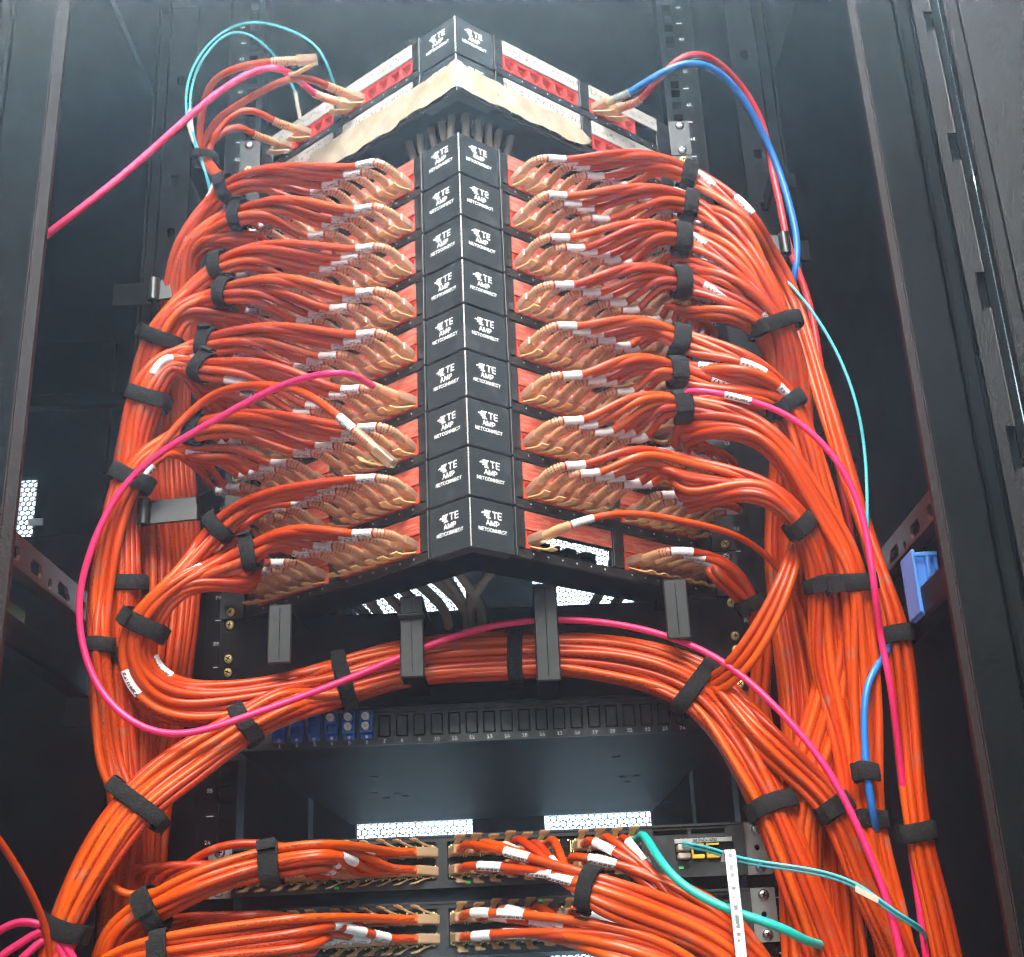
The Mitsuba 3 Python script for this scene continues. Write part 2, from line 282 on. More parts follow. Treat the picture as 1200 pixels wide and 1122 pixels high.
def perforated(x0, x1, z0, z1, pitch=.0097, r=.0044):
    """a sheet of hexagonal cells, each with a round hole, 1 mm thick"""
    dx, dz = pitch, pitch * .866; c = []
    for j in range(int((z1 - z0) / dz) + 1):
        for i in range(int((x1 - x0) / dx) + 1): c.append((x0 + (i + .5 * (j % 2)) * dx, z0 + j * dz))
    c = np.array(c); c = c[c[:, 0] < x1]; a = np.arange(12) * np.pi / 6
    hexr = pitch / math.sqrt(3) / np.where(np.arange(12) % 2 == 1, 1, 1); out = np.where(np.arange(12) % 2 == 1, pitch / math.sqrt(3), pitch / 2) * 1.0
    o = np.stack([np.cos(a) * out, np.sin(a) * out], 1); h = np.stack([np.cos(a) * r, np.sin(a) * r], 1)
    loc = np.concatenate([np.c_[o[:, 0], np.zeros(12), o[:, 1]], np.c_[h[:, 0], np.zeros(12), h[:, 1]], np.c_[h[:, 0], np.full(12, .001), h[:, 1]]])
    f = []
    for i in range(12):
        j = (i + 1) % 12; f += [(i, j, 12 + j), (i, 12 + j, 12 + i), (12 + i, 12 + j, 24 + j), (12 + i, 24 + j, 24 + i)]
    v = (loc[None] + np.c_[c[:, 0], np.full(len(c), RY), c[:, 1]][:, None]).reshape(-1, 3)
    return v, (np.array(f)[None] + (np.arange(len(c)) * 36)[:, None, None]).reshape(-1, 3)
rd = part(cab, 'rear_door', cat_(bx(-.40, -.2285, RY, RY + .02, -.60, .75), bx(-.050, .060, RY - .004, RY + .02, -.60, .75), bx(.2235, .40, RY, RY + .02, -.60, .75), bx(-.262, -.05, RY, RY + .02, .45, .75), bx(.06, .262, RY, RY + .02, .45, .75)), 'black_flat')
for x0, x1 in ((-.229, -.052), (.064, .226)):
    pk = part(rd, 'perforated_sheet', perforated(x0, x1, -.30, .447), 'black_flat'); labels[pk] = {'kind': 'stuff', 'label': 'perforated black sheet of the rear door glowing white'}
for sd in (-1, 1): part(cab, 'rear_blank', bx(*sorted((sd * .29, sd * .46)), .64, .645, -.6, .40), 'black_flat')
part(cab, 'rear_rail', bx(-.29, -.262, .62, .66, -.6, .75), 'black_flat'); part(cab, 'rear_rail', bx(.262, .29, .62, .66, -.6, .75), 'black_flat')
# the neighbouring bay on the left, open towards this cabinet
nb = thing('neighbouring_cabinet', 'dark empty bay of the next cabinet to the left of the orange cords', 'server cabinet')
part(nb, 'roof', bx(-1.25, -.405, -.20, .88, .75, .77), 'black_flat')
part(nb, 'side_panel', bx(-1.26, -1.25, -.20, .88, -.60, .75), 'black')
nd = part(nb, 'rear_door', cat_(bx(-1.25, -.95, RY, RY + .02, -.6, .75), bx(-.765, -.652, RY - .01, RY + .01, -.6, .75), bx(-.95, -.765, RY, RY + .02, .505, .75), bx(-.652, -.402, RY, RY + .02, .025, .75)), 'black_flat')
for x0, x1, z1 in ((-.95, -.765, .50), (-.650, -.404, .022)):
    pk = part(nd, 'perforated_sheet', perforated(x0, x1, -.36, z1), 'black_flat'); labels[pk] = {'kind': 'stuff', 'label': 'perforated rear door sheet of the next bay'}
for z in (-.02, .12, .27, .41): part(nd, 'hinge_tab', bx(-.772, -.748, RY - .016, RY - .011, z, z + .012), 'white_metal')
part(nb, 'cross_bar', bx(-.95, -.50, .60, .62, .515, .535, .002), 'steel_dark')
part(nb, 'vertical_duct', bx(-.60, -.425, .30, .36, -.6, .20, .003), 'black_flat')
part(nb, 'latch_plate', bx(-.41, -.398, -.12, -.07, -.022, -.004), 'gold')
# open door of the cabinet on the right
door = thing('cabinet_door', 'open dark cabinet door with slotted edge at the far right', 'door')
slots_z = [(.4253, .4457), (.292, .3186), (.1535, .1858), (.0177, .0522), (-.115, -.085), (.56, .59), (-.25, -.22)]
face = sbox(.4018, -.6, .4172, .76)
for a, b in slots_z: face = face.difference(sbox(.4105, a, .43, b))
se = part(door, 'slotted_edge', xz(face, -.2585, -.2565), 'door_paint')
part(se, 'groove', cat_(bx(.3998, .4018, -.2535, -.2515, -.6, .76), *[bx(.4004, .4016, -.2558, -.2535, z, z + .0022) for z in np.arange(-.5, .7, .088)]), 'black_flat')
zs = sorted(slots_z); z = -.6; bends = []
for a, b in zs + [(.76, .8)]:
    bends.append(trimesh.creation.cylinder(.0016, a - z, sections=12, transform=mat([1, 0, 0], [0, 1, 0], [0, 0, 1], (.4174, -.2572, (a + z) / 2)))); z = b
part(se, 'bend', cat_(*bends), 'door_paint', 50)
for a, b in zs: part(se, 'slot_rim', cat_(bx(.4101, .4109, -.2598, -.2572, a - .002, b), bx(.4206, .4212, -.2512, -.2478, a, b)), 'post')
part(door, 'recess', bx(.4150, .4285, -.2490, -.2470, -.6, .76), 'post')
part(door, 'slot_backing', bx(.3990, .4290, -.2465, -.2450, -.6, .76), 'black_flat')
rd2 = part(door, 'stiffener', bx(.4292, .4412, -.2600, -.2480, -.6, .76, .0016), 'door_paint', label='ridged stiffener of the door edge')
part(door, 'bead', trimesh.creation.cylinder(.0011, 1.36, sections=12, transform=mat([1, 0, 0], [0, 1, 0], [0, 0, 1], (.4430, -.2545, .08))), 'black_flat', 50)
lf_ = bx(.4425, .90, -.2535, -.2500, -.6, .76); v = lf_.vertices; v[:, 1] -= (v[:, 0] - .4425) * .05; part(door, 'door_leaf', lf_, 'door_paint')
cl = thing('plastic_clip', 'light blue plastic clip hanging inside the right side of the cabinet', 'clip')
def clipbox(x0, x1, y0, y1, z0, z1, ch=.0008): return bx(x0, x1, y0, y1, z0, z1, ch)
cx, cz, cy = .376, -.0345, -.136

for key, ms in (('back', [clipbox(cx - .014, cx - .011, cy - .004, cy + .03, cz - .024, cz + .03), clipbox(cx - .014, cx + .004, cy - .001, cy + .002, cz - .024, cz + .026), clipbox(cx - .012, cx + .006, cy - .004, cy + .026, cz - .026, cz - .0225)]),
                ('hook', [clipbox(cx - .013, cx + .006, cy - .008, cy - .005, cz + .022, cz + .026), clipbox(cx + .003, cx + .006, cy - .006, cy + .014, cz - .024, cz - .008), clipbox(cx - .004, cx - .001, cy - .008, cy + .003, cz + .004, cz + .024), clipbox(cx + .003, cx + .006, cy - .006, cy + .014, cz + .010, cz + .026)])):
    part(cl, key, cat_(*ms), 'clip_blue')

# ---------------------------------------------------------------- angled patch panels
ORD = ['first', 'second', 'third', 'fourth', 'fifth', 'sixth', 'seventh', 'eighth', 'ninth', 'tenth', 'eleventh', 'twelfth']
ROWS = [0, 1] + list(range(3, 12))
def lbox(side, s0, s1, n0, n1, z0, z1, ch=.0004):
    m = bx(s0, s1, n0, n1, z0, z1, ch); v = m.vertices; m.vertices = np.array([L(side, a, b, c) for a, b, c in v])
    m.fix_normals(); return m
def wingpoly(n, s): return [L(-1, s, n, 0)[:2], None, L(1, s, n, 0)[:2]]
def vpoly(n0, n1, s):
    ap = lambda n: (0, -.1535 + (-(.0347 + n * SA) / CA) * SA - n * CA)
    return [tuple(L(-1, s, n0, 0)[:2]), ap(n0), tuple(L(1, s, n0, 0)[:2]), tuple(L(1, s, n1, 0)[:2]), ap(n1), tuple(L(-1, s, n1, 0)[:2])]
def loft(polys, zs):
    n = len(polys[0]); v = np.concatenate([np.c_[np.array(p), np.full(n, z)] for p, z in zip(polys, zs)]); f = []
    for j in range(len(zs) - 1):
        for i in range(n):
            k = (i + 1) % n; f += [(j * n + i, j * n + k, (j + 1) * n + k), (j * n + i, (j + 1) * n + k, (j + 1) * n + i)]
    for j, fl in ((0, 1), (len(zs) - 1, 0)):
        for q in ((0, 1, 4), (0, 4, 5), (1, 2, 3), (1, 3, 4)): f.append(tuple(j * n + a for a in (q if not fl else q[::-1])))
    m = trimesh.Trimesh(v, np.array(f), process=False); m.fix_normals(); return m
c_ = .0009
CAP = mikit.ply(loft([vpoly(-c_, -.011, -.0012), vpoly(0, -.0115, -.0003), vpoly(0, -.0115, -.0003), vpoly(-c_, -.011, -.0012)], [.0006, .0006 + c_, .0437 - c_, .0437]), 'cap')
RIDGE = mikit.ply(cat_(*[trimesh.creation.cylinder(.0007, .0415, sections=10, transform=mat([1, 0, 0], [0, 1, 0], [0, 0, 1], (0, -.1535 - .0347 * .83 + .0005, .0222)))]), 'silver', True)
def logo(side):
    ex = np.array([CA, -SA * side * -1 * -1, 0]); ex = np.array([CA, SA, 0]) if side > 0 else np.array([CA, -SA, 0]); ez = np.array([0, 0, 1.]); n_ = np.array([side * SA, -CA, 0])
    def at(s, z): return L(side, -.0226 + s, .0002, z)
    d = lambda x: x * (1 if side > 0 else -1)
    ms = [text_on('TE', .0062, at(d(.0048), .0318), ex, ez, True), text_on('AMP', .0046, at(d(0), .0243), ex, ez, True), text_on('NETCONNECT', .0031, at(d(0), .0182), ex, ez, True)]
    for i, (a, b) in enumerate(((-.0085, -.0018), (-.0115, -.0030), (-.0090, -.0030), (-.0070, -.0018))):
        z = .0342 - i * .0019
        q = Polygon([(a, z - .0007), (b - .0004, z - .0007), (b + .0002, z + .0007), (a + .0008, z + .0007)]); m = ext(q, .0003); v = m.vertices.copy()
        m.vertices = np.array([at(d(x), y) + n_ * w for x, y, w in v]); ms.append(m)
    q = Polygon([(-.0062, .0278), (-.0046, .0278), (-.0040, .0349), (-.0056, .0349)]); m = ext(q, .0003); v = m.vertices.copy(); m.vertices = np.array([at(d(x), y) + n_ * w for x, y, w in v]); ms.append(m)
    m = cat_(*ms); m.fix_normals(); return mikit.ply(m, 'print_white')
LOGO = {s: logo(s) for s in (-1, 1)}
def jack_mesh():
    o = sbox(-.0080, -.0079, .0080, .0079); h = sbox(-.0060, -.0034, .0060, .0048).union(sbox(-.0033, -.0056, .0033, -.0033)).union(sbox(-.0018, -.0066, .0018, -.0055))
    m = ext(o.difference(h), .010); m.apply_translation((0, 0, -.010)); b = bx(-.0062, .0062, -.0066, .005, -.0102, -.0098)
    return cat_(m, b, bx(-.0080, .0080, .0062, .0079, 0, .0008), bx(-.0080, -.0069, -.0079, .0062, 0, .0006))
JM = jack_mesh(); JACK = mikit.ply(JM, 'jack'); JACK_R = mikit.ply(JM, 'jack_red')
PINS = mikit.ply(cat_(*[bx(-.0044 + i * .00125, -.0039 + i * .00125, .0012, .0016, -.0092, -.002) for i in range(8)]), 'gold')
PORT_S = [.0215 + .0162 * i for i in range(6)] + [.1350 + .0162 * i for i in range(6)]
PORT_Z = .0178
def wing_mesh(side):
    return cat_(lbox(side, 0, .2240, -.004, -.002, .0006, .0096), lbox(side, 0, .2240, -.004, -.002, .0423, .0438), lbox(side, .0002, .0124, -.006, -.0005, .0098, .0421), lbox(side, .0004, .0030, -.005, .0022, .0010, .0434),
                lbox(side, .1108, .1258, -.005, -.001, .0098, .0421), lbox(side, .2236, .2440, -.004, -.002, .0006, .0438), lbox(side, .1120, .1150, -.004, .0008, .0100, .0419), lbox(side, 0, .2236, -.0020, -.0008, .0008, .0024))
WING = {s: mikit.ply(wing_mesh(s), 'plate') for s in (-1, 1)}
DOTS = {s: mikit.ply(cat_(*[lbox(s, a - .0007, a + .0007, -.0021, -.0017, .0054, .0068, .0002) for a in PORT_S]), 'print_white') for s in (-1, 1)}
TRAY = mikit.ply(cat_(loft([vpoly(-.005, -.050, .215)] * 2, [.0010, .0022])), 'black_flat')
def strip(side, a, b):
    p = [L(side, a, .0004, .0264), L(side, b, .0004, .0264), L(side, b, .0004, .0420), L(side, a, .0004, .0420)]; q = [x - wing(side)[1] * .0014 for x in p]
    v = np.array(p + q); f = np.array([(0, 1, 2), (0, 2, 3), (4, 6, 5), (4, 7, 6), (0, 4, 5), (0, 5, 1), (1, 5, 6), (1, 6, 2), (2, 6, 7), (2, 7, 3), (3, 7, 4), (3, 4, 0)])
    if side < 0: f = f[:, ::-1]
    return mikit.ply((v, f), 'strip_red', False, uv=np.array([(0, 0), (b * 8, 0), (b * 8, 1), (0, 1)] * 2))
STRIP = {(s, q): strip(s, *((.0128, .1104), (.1262, .2232))[q]) for s in (-1, 1) for q in (0, 1)}
def screw_mesh():
    m = trimesh.creation.revolve(np.array([(0, 0), (.0046, 0), (.0046, .0012), (.0036, .0024), (.0018, .0028), (0, .0028)]), sections=16)
    return m
SCREW_M = screw_mesh(); SCREW = mikit.ply(SCREW_M, 'screw', 40); SCREW_G = mikit.ply(SCREW_M, 'screw_gold', 40)
CROSS = mikit.ply(cat_(bx(-.0024, .0024, -.0005, .0005, .0026, .00295), bx(-.0005, .0005, -.0024, .0024, .0026, .00295)), 'black_flat')
def screw(parent, x, y, z, gold=False):
    a = rng.uniform(0, 1.5); R = mat((math.cos(a), 0, math.sin(a)), (-math.sin(a), 0, math.cos(a)), (0, -1, 0), (x, y, z))
    k = share(parent, 'screw', SCREW_G if gold else SCREW, R); share(k, 'cross_slot', CROSS, R)
def empty_ports(k, side):
    if k == 0: return [0, 1, 2, 3, 4] + [6, 7, 8] if side < 0 else list(range(0, 6)) + [8, 9, 10, 11]
    return range(12)
for k in ROWS:
    z = row_z(k); up = T().translate([0, 0, z]).matrix
    nm = ('topmost angled patch panel with empty red ports and white label strips' if k == 0 else 'angled patch panel with beige tape stuck across its front' if k == 1 else
          f'{ORD[k - 3]} black angled patch panel below the taped one, full of orange cords' if k < 11 else 'lowest black angled patch panel with a mostly empty right wing')
    pn = thing('angled_patch_panel', nm, 'patch panel', 'black angled patch panels stacked up the cabinet')
    cp = share(pn, 'corner_cap', CAP, up); share(cp, 'ridge', RIDGE, up)
    for s in (-1, 1): share(cp, 'lettering', LOGO[s], up)
    share(pn, 'bottom_tray', TRAY, up)
    for s in (-1, 1):
        w = share(pn, 'wing', WING[s], up); share(w, 'port_number_marks', DOTS[s], up); labels[numbered(w) if False else [x for x in scene if x.startswith(w + '__port_number_marks')][-1]] = {'kind': 'stuff', 'label': 'row of small white port marks'}
        ws, wn, wz = wing(s)
        for q in (0, 1):
            d = STRIP[s, q]; st = share(pn, 'label_strip', {**d, 'bsdf': {'type': 'ref', 'id': 'strip_white'}} if k < 2 else d, up)
        for i, ps in enumerate(PORT_S):
            if k == 11 and s > 0 and 0 < i < 6: continue
            if k == 0 and i > 9: continue
            J = mat(ws * (1 if s > 0 else -1), wz, wn, L(s, ps, -.0016, z + PORT_Z)); jk = share(pn, 'jack', JACK if k > 2 else JACK_R, J)
            if k < 2 or (k == 11 and s > 0): share(jk, 'contacts', PINS, J)
        part(pn, 'mounting_ear', bx(*sorted((s * .2205, s * .2425)), -.0034, -.0004, z + .0006, z + .0438), 'plate')
        for dz in (.00635, .0381): screw(pn, s * .23255, -.0036, z + dz, rng.rand() < .3)

blk = [x for x in scene if x.startswith('angled_patch_panel') and x.count('__') == 0]
pn = [k for k in labels if labels[k].get('label', '').startswith('lowest black angled')][0]
for a, b, z0, z1 in ((.026, .041, .004, .0185), (.026, .034, .018, .026), (.046, .058, .004, .027), (.0605, .072, .004, .020), (.064, .069, .019, .027), (.0755, .088, .004, .027), (.090, .1105, .004, .022), (.095, .1105, .021, .027)): part(pn, 'wire_block', lbox(1, a, b, -.045, -.020, z0, z1, .0012), 'black_flat')

# beige tape over the second panel
tp = thing('masking_tape', 'wrinkled beige masking tape across the second angled panel from the top', 'tape')
tv, tf, nn = [], [], 90
for i in range(nn + 1):
    w = -1 + 2 * i / nn; s = abs(w) * (.205 if w < 0 else .165) - .0451; sd = -1 if w < 0 else 1; ss = s
    P0 = np.array([sd * max(.0347 + s * CA, 0), -.1535 + s * SA, 0]); nv = np.array([sd * SA, -CA, 0])
    if abs(w) < .02: nv = np.array([0, -1., 0])
    e = max(0., 1 - (1 - abs(w)) / (.05 if w < 0 else .12)); e = e ** 2
    zt = (.0290 - .0035 * max(w, 0)) + .0052 * math.exp(-(s + .045) / .012) + .0008 * math.sin(s * 150 + w) + .0010 * math.sin(s * 63 + 2) - e * .009; zb = .0035 + .0010 * math.sin(s * 120) + e * .006 - (.0032 if w < 0 and s > .03 else 0)
    if w > .72: zt -= .004 * (w - .72) / .28
    for j in range(9):
        q = j / 8; off = .0020 + .0016 * q ** 2 * (1 + .6 * math.sin(s * 150 + 3 * q)) + .0006 * math.sin(s * 260 + q * 7)
        tv.append(P0 + nv * off + np.array([0, 0, row_z(1) + zb + (zt - zb) * q]))
for i in range(nn):
    for j in range(8): a = i * 9 + j; tf += [(a, a + 9, a + 10), (a, a + 10, a + 1)]
tv = np.array(tv); nb_ = len(tv); back = tv + np.array([0, .0004, 0]); tf = np.array(tf)
part(tp, 'strip', (np.concatenate([tv, back]), np.concatenate([tf, tf[:, ::-1] + nb_])), 'tape', True)

# ---------------------------------------------------------------- horizontal cable manager and fibre panel
hm = thing('cable_manager', 'black horizontal cable manager plate behind the orange cable run', 'cable manager')
part(hm, 'plate', bx(-.2425, .2425, -.004, -.001, -.0885, -.0012, .0008), 'black')
part(hm, 'lip', bx(-.2205, .2205, -.010, -.0042, -.0885, -.0865), 'black')
for s in (-1, 1):
    for dz in (-.00635, -.0381, -.0508, -.0826): screw(hm, s * .23255, -.0042, dz, True)
for x, z0, z1, dp, big in ((-.1700, -.0645, -.0124, -.085, 0), (-.0567, -.0817, -.0105, -.085, 1), (.0585, -.0900, -.0045, -.085, 1), (.1712, -.0588, -.0059, -.085, 0)):
    r = part(hm, 'cable_ring', bx(x - .0103, x + .0103, dp - .0035, dp, z0, z1, .0012), 'ring')
    part(r, 'seam', bx(x - .0003, x + .0003, dp - .0038, dp - .0033, z0 + .004, z1 - .004), 'black_flat')
    part(r, 'upper_arm', bx(x - .0100, x + .0100, dp + .0005, -.0045, z1 - .005, z1 - .001, .0006), 'black_flat')
    if big: part(r, 'lower_arm', bx(x - .0100, x + .0100, dp + .0005, -.0045, z0 + .0008, z0 + .004, .0006), 'black_flat')
    if abs(x + .0567) < .001:
        cyl = trimesh.creation.cylinder(.0062, .0225, sections=24, transform=mat((0, 1, 0), (0, 0, 1), (1, 0, 0), (x, dp - .004, z1 - .018))); cyl.vertices[:, 2] = (cyl.vertices[:, 2] - z1 + .018) * .45 + z1 - .018
        part(r, 'latch_barrel', cyl, 'ring', 40)
fp = thing('fibre_panel', 'black fibre patch panel numbered one to twenty four with six blue adapters', 'patch panel')
FX = lambda i: -.1835 + .01567 * (i - 1)
face = sbox(-.2205, -.1232, .2205, -.0890)
for i in range(1, 25): face = face.difference(sbox(FX(i) - .0056, -.1162, FX(i) + .0056, -.0965))
part(fp, 'front_plate', cat_(xz(face, -.006, -.003), bx(-.2425, -.2205, -.006, -.003, -.1310, -.0896), bx(.2205, .2425, -.006, -.003, -.1310, -.0896)), 'plate')
part(fp, 'backing', bx(-.2195, .2195, -.0028, -.0012, -.1215, -.0900), 'black_flat')
for a, b in ((-.20, -.105), (-.1, -.005), (0, .095), (.1, .19)): part(fp, 'slot_cover', bx(a, b, -.0085, -.0062, -.0945, -.0905, .0005), 'plate')
trp = bx(-.2205, .2205, 0, 1, -.1232, -.1216); v = trp.vertices; v[:, 0] = np.where(v[:, 1] > .5, np.sign(v[:, 0]) * .200, v[:, 0]); v[:, 1] = np.where(v[:, 1] > .5, .59, -.003); trp.vertices = v
part(fp, 'tray', trp, 'tray')
for x, y in ((-.135, .30), (-.110, .31), (-.126, .345), (-.104, .335), (-.12, .18), (.140, .26), (.155, .255), (.148, .30), (.125, .12)): part(fp, 'tray_hole', bx(x - .004, x + .004, y - .006, y + .006, -.1236, -.1230), 'black_flat')
for s in (-1, 1):
    for dz in (-.098, -.121): screw(fp, s * .23255, -.0062, dz, False)
for i in range(1, 25):
    part(fp, 'port_number', text_on(str(i), .0030, (FX(i), -.0063, -.1198), np.array([1., 0, 0]), np.array([0, 0, 1.])), 'print_white')
    if i > 6:
        part(fp, 'blank_insert', bx(FX(i) - .0047, FX(i) + .0047, -.0058, -.003, -.1153, -.0974, .0006), 'plate')
    else:
        x = FX(i); fr = sbox(x - .0054, -.1128, x + .0054, -.0936).difference(sbox(x - .0040, -.1020, x + .0040, -.0955)).difference(sbox(x - .0040, -.1108, x + .0040, -.1042))
        ad = part(fp, 'adapter', cat_(xz(fr, -.016, -.004), bx(x - .0054, x + .0054, -.009, -.0065, -.1178, -.1128, .0006), bx(x - .0052, x + .0052, -.007, -.005, -.1128, -.0936), bx(x + .0054, x + .0060, -.013, -.006, -.1115, -.0960)), 'blue_plastic')
        screw_k = share(ad, 'screw', SCREW, mat((.42, 0, 0), (0, 0, .42), (0, -.42, 0), (x, -.0092, -.1155)))
        for j, zz in enumerate((-.0988, -.1075)):
            if i >= 5 or (i == 4 and j == 0):
                cyl = trimesh.creation.annulus(.0011, .0035, .010, sections=16, transform=mat((1, 0, 0), (0, 0, 1), (0, -1, 0), (x, -.0145, zz))); part(ad, 'dust_cap', cyl, 'ceramic', 30)

# ---------------------------------------------------------------- network switches
SW_COL = [-.2165 + .0144 * i for i in range(6)] + [-.1240 + .0144 * i for i in range(6)] + [-.0275 + .0144 * i for i in range(6)] + [.0650 + .0144 * i for i in range(5)]
SOCK = None
def sock_mesh():
    m = ext(sbox(-.0069, -.0066, .0069, .0066).difference(sbox(-.0059, -.0040, .0059, .0040)).difference(sbox(-.003, -.006, .003, -.0039)), .008); m.apply_translation((0, 0, -.008))
    return cat_(m, bx(-.0062, .0062, -.006, .0045, -.0082, -.0078))
SOCK = mikit.ply(sock_mesh(), 'dark_window'); SPRING = mikit.ply(cat_(bx(-.0066, -.0057, -.005, .005, 0, .0009), bx(.0057, .0066, -.005, .005, 0, .0009), bx(-.0050, -.0032, -.0062, -.0046, 0, .0012), bx(.0032, .0050, -.0062, -.0046, 0, .0012)), 'screw_gold')
def switch(dz, which):
    k = thing('network_switch', f'black rack network switch, the {which} of the two at the bottom', 'network switch', 'network switches')
    y = -.012
    part(k, 'housing', bx(-.2185, .2185, y + .0005, .26, -.2475 + dz, -.2045 + dz, .0006), 'black')
    fr = sbox(-.2205, -.2478 + dz, .2205, -.2040 + dz)
    for a, b in ((-.2245, -.1372), (-.1320, -.0448), (-.0352, .0520), (.0575, .1310)): fr = fr.difference(sbox(max(a, -.2195), -.2415 + dz, b, -.2095 + dz))
    fr = fr.difference(sbox(.1600, -.2345 + dz, .2105, -.2205 + dz))
    part(k, 'bezel', xz(fr, y - .003, y), 'plate')
    part(k, 'top_edge', bx(-.2205, .2205, y - .0042, y - .0031, -.2062 + dz, -.2044 + dz, .0003), 'plate')
    part(k, 'vent_slot', bx(.142, .172, y - .0035, y - .0031, -.2125 + dz, -.2085 + dz), 'black_flat'); part(k, 'vent_slot', bx(.175, .204, y - .0035, y - .0031, -.2125 + dz, -.2085 + dz), 'black_flat')
    part(k, 'vent_slot', bx(.142, .206, y - .0035, y - .0031, -.2062 + dz - .0012, -.2062 + dz, ), 'black_flat')
    part(k, 'print_bar', bx(.160, .2095, y - .0036, y - .0031, -.2198 + dz, -.2162 + dz, .0002), 'silver')
    part(k, 'lettering', text_on('48 PoE+ 4XG', .0024, (.186, y - .0038, -.2180 + dz), np.array([1., 0, 0]), np.array([0, 0, 1.]), True), 'black_flat')
    for i, x in enumerate(SW_COL):
        for zz, fl in ((-.2180, -1), (-.2335, 1)):
            R = mat((fl, 0, 0), (0, 0, fl), (0, -1, 0), (x, y + .001, zz + dz)); j = share(k, 'port', SOCK, R); share(j, 'spring', SPRING, R)
    for x, m in ((.1665, 'beige'), (.1790, 'yellow'), (.1920, 'yellow'), (.2045, 'dark_window')):
        cg = part(k, 'transceiver_cage', bx(x - .0059, x + .0059, y + .001, y + .004, -.2340 + dz, -.2210 + dz), 'dark_window' if m != 'beige' else 'black_flat')
        if m == 'yellow': part(cg, 'bail_latch', cat_(bx(x - .0055, x + .0055, y - .008, y - .002, -.2335 + dz, -.2300 + dz, .0006), bx(x - .0055, x - .0040, y - .008, y - .002, -.2300 + dz, -.2225 + dz), bx(x - .0055, x + .0055, y - .007, y - .002, -.2225 + dz, -.2212 + dz)), 'yellow')
        if m == 'beige' and dz == 0: part(cg, 'connector', cat_(bx(x - .0052, x + .0052, y - .016, y, -.2270 + dz, -.2215 + dz, .001), bx(x - .0052, x + .0052, y - .014, y, -.2335 + dz, -.2285 + dz, .001)), 'label_tan')
    for x, zz in ((-.0178, -.2440), (-.1300, -.2440), (.1640, -.2400)) if dz == 0 else ((.0430, -.2068), (-.1905, -.2068), (-.186, -.2082), (-.194, -.2080)): part(k, 'status_light', bx(x - .0020, x + .0020, y - .0045, y - .0030, zz - .0011 + dz, zz + .0011 + dz), 'led')
    for s in (-1, 1):
        e = part(k, 'mounting_ear', xz(sbox(*sorted((s * .2207, s * .2425))[:1], -.2478 + dz, sorted((s * .2207, s * .2425))[1], -.2040 + dz).difference(Point(s * .2315, -.2255 + dz).buffer(.0024)), -.0075, -.0055), 'silver')
        for zz in (-.2100, -.2418): screw(k, s * .23255, -.0077, zz + dz)
switch(0, 'upper'); switch(-.0545, 'lower')

# ---------------------------------------------------------------- cable rings at the sides
def ring(label, a, b, back, h=.022, oval=None):
    """a lacing ring: front bar from a to b, an arm back to the channel, an oval roll at the end a"""
    k = thing('cable_ring', label, 'cable ring', 'black cable rings at the sides of the cabinet'); a, b, back = map(np.array, (a, b, back))
    t = nrm(b - a)
    m = bx(0, np.linalg.norm(b - a), -.0016, .0016, -h / 2, h / 2, .0006); m.apply_transform(mat(t, np.cross((0, 0, 1), t), (0, 0, 1), a)); part(k, 'front_bar', m, 'ring')
    t2 = nrm(back - b); m = bx(0, np.linalg.norm(back - b), -.0016, .0016, -h / 2, h / 2, .0006); m.apply_transform(mat(t2, nrm(np.cross((0, 0, 1), t2)), nrm(np.cross(t2, nrm(np.cross((0, 0, 1), t2)))), b)); part(k, 'arm', m, 'black_flat')
    cyl = trimesh.creation.annulus(.0042, .0056, h * 1.06, sections=24, transform=mat((1, 0, 0), (0, 1, 0), (0, 0, 1), a + np.array([0, -.003, 0]))); part(k, 'roll', cyl, 'ring', 40)
    return k
r_ = ring('black cable ring beside the left channel above the upper orange bundles', (-0.3035, -0.0700, 0.3126), (-0.2797, -0.0700, 0.3160), (-0.3046, 0.0200, 0.3762))
part(r_, 'base_plate', bx(-.366, -.326, -.006, -.003, .336, .361, .0006), 'steel_dark')
ring('black cable ring across the left trunk of orange cords', (-0.2914, -0.0920, 0.0753), (-0.2457, -0.0880, 0.0794), (-0.2487, -0.0040, 0.1223))
r_ = ring('black cable ring on the right channel beside the blue cord', (0.3126, -0.0600, 0.3381), (0.2851, -0.0600, 0.3405), (0.3022, 0.0200, 0.3943))
part(r_, 'base_plate', bx(.322, .352, -.006, -.003, .352, .376, .0006), 'steel_dark')
r_ = thing('cable_ring', 'black cable ring plate sticking out behind the right orange trunk', 'cable ring', 'black cable rings at the sides of the cabinet'); part(r_, 'plate', bx(.318, .366, -.024, -.020, .124, .149, .001), 'black_flat'); part(r_, 'arm', bx(.330, .334, -.020, .020, .126, .147), 'black_flat')
r_ = thing('cable_ring', 'black cable ring plate at the left edge of the lower left trunk', 'cable ring', 'black cable rings at the sides of the cabinet'); part(r_, 'plate', bx(-.374, -.342, -.024, -.020, -.098, -.072, .001), 'black'); part(r_, 'arm', bx(-.346, -.342, -.020, .020, -.096, -.074), 'black')
r_ = thing('cable_ring', 'dark cable ring holding the blue and red cords at upper right', 'cable ring', 'black cable rings at the sides of the cabinet'); part(r_, 'plate', bx(.318, .345, -.016, -.013, .432, .452, .001), 'black_flat'); part(r_, 'arm', bx(.318, .322, -.013, .020, .433, .451), 'black_flat')

